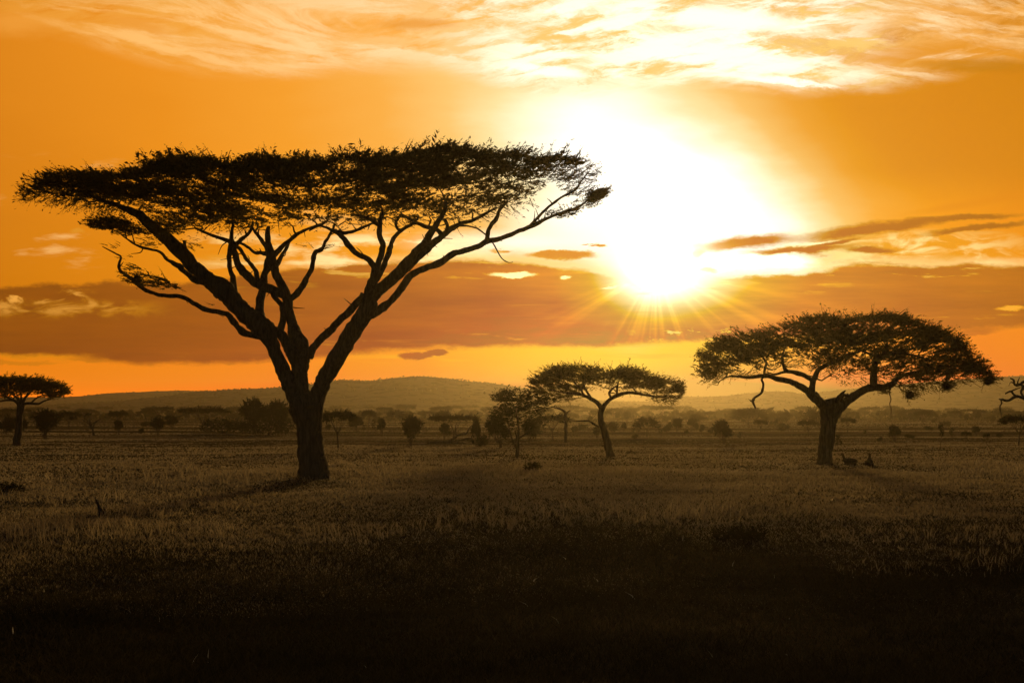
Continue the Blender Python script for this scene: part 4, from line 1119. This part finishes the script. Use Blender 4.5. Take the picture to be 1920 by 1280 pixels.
# ---- the tall shaggy tree (traced) ----------------------------------------
def shaggy():
    T = Traced(67.0, 970, 857, 'shaggy_tree', 'tall shaggy forked tree left of the leaning acacia')
    tr = MB()
    T.limb([(970, 860, 9), (970, 850, 7), (970, 835, 6), (972, 820, 5), (972, 800, 4), (968, 780, 3.5), (968, 760, 3)], 0, tr, start_dy=0, sides=8)
    tr.build('trunk', T.bark, T.root, T.base, smooth=True)
    T.limb([(970, 842, 5), (963, 830, 4), (958, 815, 3.5), (954, 800, 2.5), (950, 785, 2)], 1); T.limb([(972, 822, 3.5), (984, 814, 3), (995, 800, 2)], -1)
    T.limb([(964, 832, 3), (968, 820, 2.5), (965, 808, 2)], -1)
    cr = MB(); r = np.random.default_rng(3)
    for i, (cx, cy_, rx, ry, n) in enumerate([(965, 742, 30, 11, 110), (945, 746, 22, 9, 80), (990, 750, 26, 10, 90), (965, 762, 26, 14, 120), (985, 772, 24, 12, 90), (945, 778, 20, 14, 80), (962, 795, 16, 14, 60), (988, 798, 12, 12, 50), (1018, 752, 20, 8, 50), (1010, 768, 16, 10, 40)]):
        a = r.random(n) * 6.28; q = np.sqrt(r.random(n))
        p = np.array([P(cx + rx * s_ * math.cos(b_), cy_ + ry * s_ * math.sin(b_), T.Y0 + r.normal() * .8) for b_, s_ in zip(a, q)])
        px_sprays(cr, p, P(968, 790, T.Y0), .5, 7, .17, .1, 500 + i, .02, .7)
    tp = [(r.uniform(935, 1015), r.uniform(740, 800), T.Y0 + r.normal() * .6) for _ in range(50)]
    T.twigs(sorted(tp, key=lambda a: -a[1]), 840, .03, .012, cr, 6)
    cr.build('crown', M_bushleaf, T.root, T.base)
shaggy()

# ---- dead snag behind the low acacia, fallen tree --------------------------
def snag():
    T = Traced(98.0, 1062, 828, 'dead_snag', 'curved dead snag poking above the low acacia left of the leaning trunk', 'snag', M_dead)
    tr = MB()
    T.limb([(1061, 829, 7), (1061, 805, 6), (1062, 785, 5.5), (1060, 775, 4.5), (1056, 770, 4), (1048, 766, 3.5), (1040, 764, 2.6), (1036, 762, 1.5)], 0, tr, start_dy=0)
    tr.build('trunk', T.bark, T.root, T.base, smooth=True)
    T.limb([(1061, 778, 4), (1066, 772, 3), (1069, 769, 3)], 0, name='broken_stub')
snag()
def fallen():
    T = Traced(95.0, 850, 833, 'fallen_tree', 'fallen dead tree lying on the plain with one limb curving up', 'fallen tree', M_dead)
    tr = MB()
    T.limb([(893, 833, 8), (880, 835, 6), (866, 831, 5), (850, 829, 5), (832, 829, 5), (815, 829, 4), (800, 831, 2.5)], 0, tr, start_dy=0)
    tr.build('trunk', T.bark, T.root, T.base, smooth=True)
    T.limb([(828, 829, 4), (842, 825, 4), (852, 821, 4), (858, 816, 3.5), (868, 813, 3), (875, 812, 3), (879, 804, 2.5), (884, 798, 2), (890, 796, 1)], 0)
    T.limb([(888, 832, 5), (886, 825, 4), (880, 822, 3.5), (870, 823, 3), (862, 826, 2)], -1)
    T.limb([(856, 818, 3), (854, 808, 2.4), (855, 798, 1.4)], 1)
    T.limb([(812, 829, 3), (805, 827, 2.5), (801, 823, 1.5)], -.5, name='broken_stub')
fallen()

# ---- scattered repeats on the plain ---------------------------------------
rs = random.Random(42)
GL = {'acacia': ('small distant flat-topped acacia, one of the scatter on the hazy plain below the hills', 'far flat-topped acacias scattered on the plain'),
      'round': ('small distant round-crowned tree, one of the scatter on the hazy plain below the hills', 'far round trees scattered on the plain'),
      'bush': ('small distant dark bush, one of the scatter on the hazy plain below the hills', 'far bushes scattered on the plain')}
def scatter(n, kind, keys, lo, hi, hlo, hhi, wl, wh, x0=-30, x1=1950):
    for _ in range(n):
        px = rs.uniform(x0, x1); b_ = lo + (hi - lo) * rs.random() ** 1.15
        if b_ > 792 and any(abs(px - q[1]) < q[4] * .5 + 4 for q in N): continue
        if 100 < px < 440 and rs.random() < .35: continue
        s_ = .55 + .9 * (b_ - 768) / 40
        h = rs.uniform(hlo, hhi) * s_; w = h * rs.uniform(wl, wh)
        place(rs.choice(keys), px, b_, b_ - h, w, *GL[kind])
scatter(240, 'acacia', ['acacia_a', 'acacia_b', 'acacia_c', 'dome', 'dome'], 777.2, 802, 13, 27, 1.2, 2.6)
scatter(170, 'round', ['round_a', 'round_b', 'round_c'], 777.5, 816, 10, 20, .5, .9)
scatter(200, 'bush', ['bush_a', 'bush_b', 'bush_c'], 777.5, 814, 6, 12, .9, 2.2)

# ---- far scrub: one mass of tiny trees, uncountable -------------------------
def far_scrub():
    r = np.random.default_rng(77); mb = MB()
    # on the plain in front of the hills
    n = 1900
    Y = 280 * (700 / 280) ** r.random(n); X = r.uniform(-.62, .62, n) * Y
    den = fbm(X * .012, Y * .008 + 3, 3); k = den > .45
    X, Y = X[k], Y[k]
    H = .7 + 2.4 * r.random(len(X)) ** 2
    for x, y, h in zip(X, Y, H):
        m = 7; w = h * r.uniform(.5, 1.1)
        c = np.array([x, y, h * .62]) + r.normal(size=(m, 3)) * [w * .5, w * .4, h * .18]
        a = norm(r.normal(size=(m, 3)) * [1, .5, .3]) * w * .55; b_ = norm(np.cross(a, [0, 1, .2])) * h * .22
        mb.add(np.stack([c - a, c - b_ , c + a, c + b_], 1).reshape(-1, 3), np.arange(m * 4).reshape(-1, 4))
        mb.add([(x - .10, y, -.1), (x + .10, y, -.1), (x + .05, y, h * .6)], None, [(0, 1, 2)])
    # on the hill slopes and along the crests
    for hi, (HX, HY, HZ) in enumerate(hill_crest):
        nn = [2600, 600, 900, 1200][hi]
        ii = np.where(r.random(nn) < .35, 20 + r.integers(-1, 2, nn), r.integers(2, 21, nn)); jj = r.integers(0, HX.shape[1], nn)
        for i, j in zip(ii, jj):
            x, y, z = HX[i, j] + r.normal() * 2, HY[i, j], HZ[i, j]
            if z < .6: continue
            h = r.uniform(.45, 1.3); m = 5; w = h * r.uniform(.5, .9)
            c = np.array([x, y, z + h * .35]) + r.normal(size=(m, 3)) * [w * .5, w * .3, h * .15]
            a = norm(r.normal(size=(m, 3)) * [1, .5, .3]) * w * .6; b_ = norm(np.cross(a, [0, 1, .2])) * h * .3
            mb.add(np.stack([c - a, c - b_, c + a, c + b_], 1).reshape(-1, 3), np.arange(m * 4).reshape(-1, 4))
    tag(mb.build('distant_scrub', M_bushleaf), 'far scrub speckling the plain and hill slopes', 'scrub', kind='stuff')
far_scrub()

# ------------------------------------------------------------------ small things on the ground
def animal(px, py_feet, label, face, scale=1.0, headup=True):
    Y = ground_Y(py_feet); x = (px - 960) / F * Y; z = float(relief(x, Y))
    root = thing('resting_antelope', (x, Y, z), label, 'antelope')
    mb = MB(); s_ = scale
    body = [(-.42, 0, .16, .05), (-.38, 0, .20, .15), (-.2, 0, .24, .21), (.02, 0, .25, .20), (.2, 0, .27, .19), (.30, 0, .32, .15), (.36, 0, .42, .10), (.40, 0, .54, .075), (.43, 0, .64, .07), (.47, 0, .69, .075), (.55, 0, .67, .05), (.62, 0, .64, .03)]
    c = catmull([np.array(b_) for b_ in body], 3)
    ca, sa = math.cos(face), math.sin(face)
    def rot(p): return np.array([p[..., 0] * ca - p[..., 1] * sa, p[..., 0] * sa + p[..., 1] * ca, p[..., 2]]).T if p.ndim > 1 else p
    pp = c[:, :3] * s_; tube(mb, rot(pp), np.maximum(c[:, 3], .01) * s_, 10)
    for sy in (-1, 1):                      # folded legs
        tube(mb, rot(np.array([(.22, .13 * sy, .16), (.34, .17 * sy, .06), (.16, .19 * sy, .03)]) * s_), np.array([.06, .04, .025]) * s_, 6)
        tube(mb, rot(np.array([(-.25, .15 * sy, .18), (-.10, .21 * sy, .08), (-.30, .22 * sy, .03)]) * s_), np.array([.09, .05, .025]) * s_, 6)
        tube(mb, rot(np.array([(.45, .04 * sy, .70), (.42, .10 * sy, .75), (.40, .13 * sy, .77)]) * s_), np.array([.02, .03, .008]) * s_, 5)   # ears
    mb.build('body', M_hide, root, smooth=True)
    hb = MB()
    for sy in (-1, 1): tube(hb, rot(np.array([(.47, .025 * sy, .74), (.45, .04 * sy, .84), (.40, .05 * sy, .92)]) * s_), np.array([.014, .011, .004]) * s_, 5)
    hb.build('horns', M_dead, root)
animal(1594, 871, 'dark animal resting low in the grass, nearer the domed acacia trunk', math.radians(165), .85)
animal(1630, 873, 'dark animal resting with neck raised, farther from the domed acacia trunk', math.radians(70), .9)

def broken_branch(px, py, label):
    Y = ground_Y(py); x = (px - 960) / F * Y; z = float(relief(x, Y)); b0 = np.array([x, Y, z]); mb = MB()
    for p in ([(-.25, 0, .0), (-.1, .05, .18), (.05, 0, .26), (.1, 0, .3)], [(.35, 0, .02), (.2, 0, .18), (.05, .03, .26), (-.02, 0, .4)], [(.0, 0, .2), (-.16, .1, .10), (-.32, .12, .05)]):
        tube(mb, catmull(np.array(p) + b0, 3), np.linspace(.05, .02, len(catmull(np.array(p), 3))), 6, .2)
    tag(mb.build('broken_branch', M_dead, None, b0), label, 'branch')
broken_branch(1182, 850, 'crossed broken branch on the ground right of the leaning trunk')
def stump(px, py, h, label):
    Y = ground_Y(py); x = (px - 960) / F * Y; b0 = np.array([x, Y, float(relief(x, Y))]); mb = MB()
    tube(mb, catmull(np.array([(.10, 0, -.05), (.06, 0, .2 * h), (-.02, .02, .6 * h), (-.10, 0, h)]) + b0, 4), np.linspace(.11, .015, 13), 8, .15)
    tube(mb, catmull(np.array([(.12, .05, -.05), (.14, .05, .25 * h), (.10, .08, .45 * h)]) + b0, 4), np.linspace(.08, .02, 9), 7, .15)
    tag(mb.build('dead_stump', M_dead, None, b0), label, 'stump')
stump(186, 968, .48, 'leaning dark dead stump in the grass at lower left')
def shrub(px, py, w, h, label, seed):
    Y = ground_Y(py); x = (px - 960) / F * Y; b0 = np.array([x, Y, float(relief(x, Y))]); W = w / F * Y; H = h / F * Y; mb = MB(); r = np.random.default_rng(seed)
    for i in range(7):
        a = r.uniform(-1, 1); clump(mb, b0 + [a * W * .36, r.uniform(-.3, .3) * W * .5, H * (.35 + .25 * r.random())], (W * .22, W * .2, H * .4), 40, .14, seed + i, 6, .25)
    tag(mb.build('low_shrub', M_bushleaf, None, b0), label, 'shrub')
shrub(1385, 1010, 90, 24, 'dark low shrub in the grass below the sun', 901)
shrub(1003, 884, 36, 15, 'small dark shrub in the grass below the tall shaggy tree', 911)
shrub(20, 925, 60, 18, 'dark low shrub in the grass at the left edge', 921)

# ------------------------------------------------------------------ grass
def build_grass():
    r = np.random.default_rng(8)
    mb = MB()
    def keepers(X, Y):      # thinner cover towards the camera
        return r.random(len(X)) < np.clip((Y - 11) / 26, .18, 1)
    def blades(n, py0, py1, hfun, wfac, curve_=.35, per=3, powr=1.0, spread=.010):
        py = py0 + (py1 - py0) * r.random(n) ** powr; px = r.uniform(-420, 2340, n)
        Y = ground_Y(py); X = (px - 960) / F * Y
        Y = np.repeat(Y, per); X = np.repeat(X, per)
        sp = spread * Y; X = X + r.normal(size=len(X)) * sp * .35; Y = Y + r.normal(size=len(X)) * sp
        h = hfun(X, Y) * (.45 + .9 * r.random(len(X)))
        k = (h > .015) & (keepers(X, Y) | (hfun is short)); X, Y, h = X[k], Y[k], h[k]; m = len(X)
        w = np.maximum(.004, wfac * Y / F * 1.9) * (.5 + .8 * r.random(m))
        a = r.normal(size=m) * .7; ca, sa = np.cos(a), np.sin(a)      # faces roughly across the view
        ln = r.normal(size=(m, 2)) * curve_ * h[:, None]
        z = relief(X, Y) - .01
        b0 = np.stack([X, Y, z], 1); wv = np.stack([ca * w, sa * w, np.zeros(m)], 1)
        mid = b0 + np.stack([ln[:, 0] * .3, ln[:, 1] * .3, h * .55], 1)
        tip = b0 + np.stack([ln[:, 0], ln[:, 1], h], 1)
        v = np.stack([b0 - wv, b0 + wv, mid + wv * .75, mid - wv * .75, tip], 1).reshape(-1, 3)
        i = np.arange(m)[:, None] * 5
        mb.add(v, i + np.array([[0, 1, 2, 3]]), i + np.array([[3, 2, 4]]))
    def tall(X, Y):
        n = fbm(X * .16 + 5, Y * .16, 3); big = fbm(X * .05, Y * .05 + 30, 2)
        near = np.clip((Y - 8) / 37, .10, 1)
        far = np.clip(1 - (Y - 52) / 25, .0, 1)
        near = near * np.clip(np.hypot(X + 8.6, (Y - 43) * .45) / 3.0, .10, 1)
        return np.clip((n - .25) * 2.0, .05, 1) * (.11 + .22 * big) * near * far
    def low(X, Y):
        return (.05 + .09 * fbm(X * .5, Y * .5 + 11, 3)) * np.clip(np.hypot(X + 8.6, (Y - 43) * .45) / 2.0, .3, 1) * np.clip((Y - 20) / 16, 0, 1) * np.clip(1 - (Y - 58) / 50, .25, 1)
    def plain(X, Y):
        n = fbm(X * .02, Y * .12 + 50, 3)
        return np.clip((n - .42) * 2.6, 0, 1) * .13
    def short(X, Y):
        n = fbm(X * .5, Y * .5 + 11, 3)
        return .05 + .10 * n
    blades(152000, 836, 1150, tall, .50, .45, 4, .9)
    blades(67000, 788, 852, plain, .6, .5, 3, 1.0)
    blades(67000, 815, 1050, low, .7, .7, 4, 1.2)
    blades(4500, 868, 1090, lambda X, Y: np.clip(fbm(X * .2 + 60, Y * .2, 3) - .42, 0, 1) * 1.2, .42, .40, 8, .8, .0035)
    tag(mb.build('dry_grass', M_grass), 'tall dry tan savanna grass in tufts', 'grass', kind='stuff')
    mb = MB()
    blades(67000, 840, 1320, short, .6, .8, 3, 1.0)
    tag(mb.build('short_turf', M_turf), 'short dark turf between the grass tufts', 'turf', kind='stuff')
build_grass()
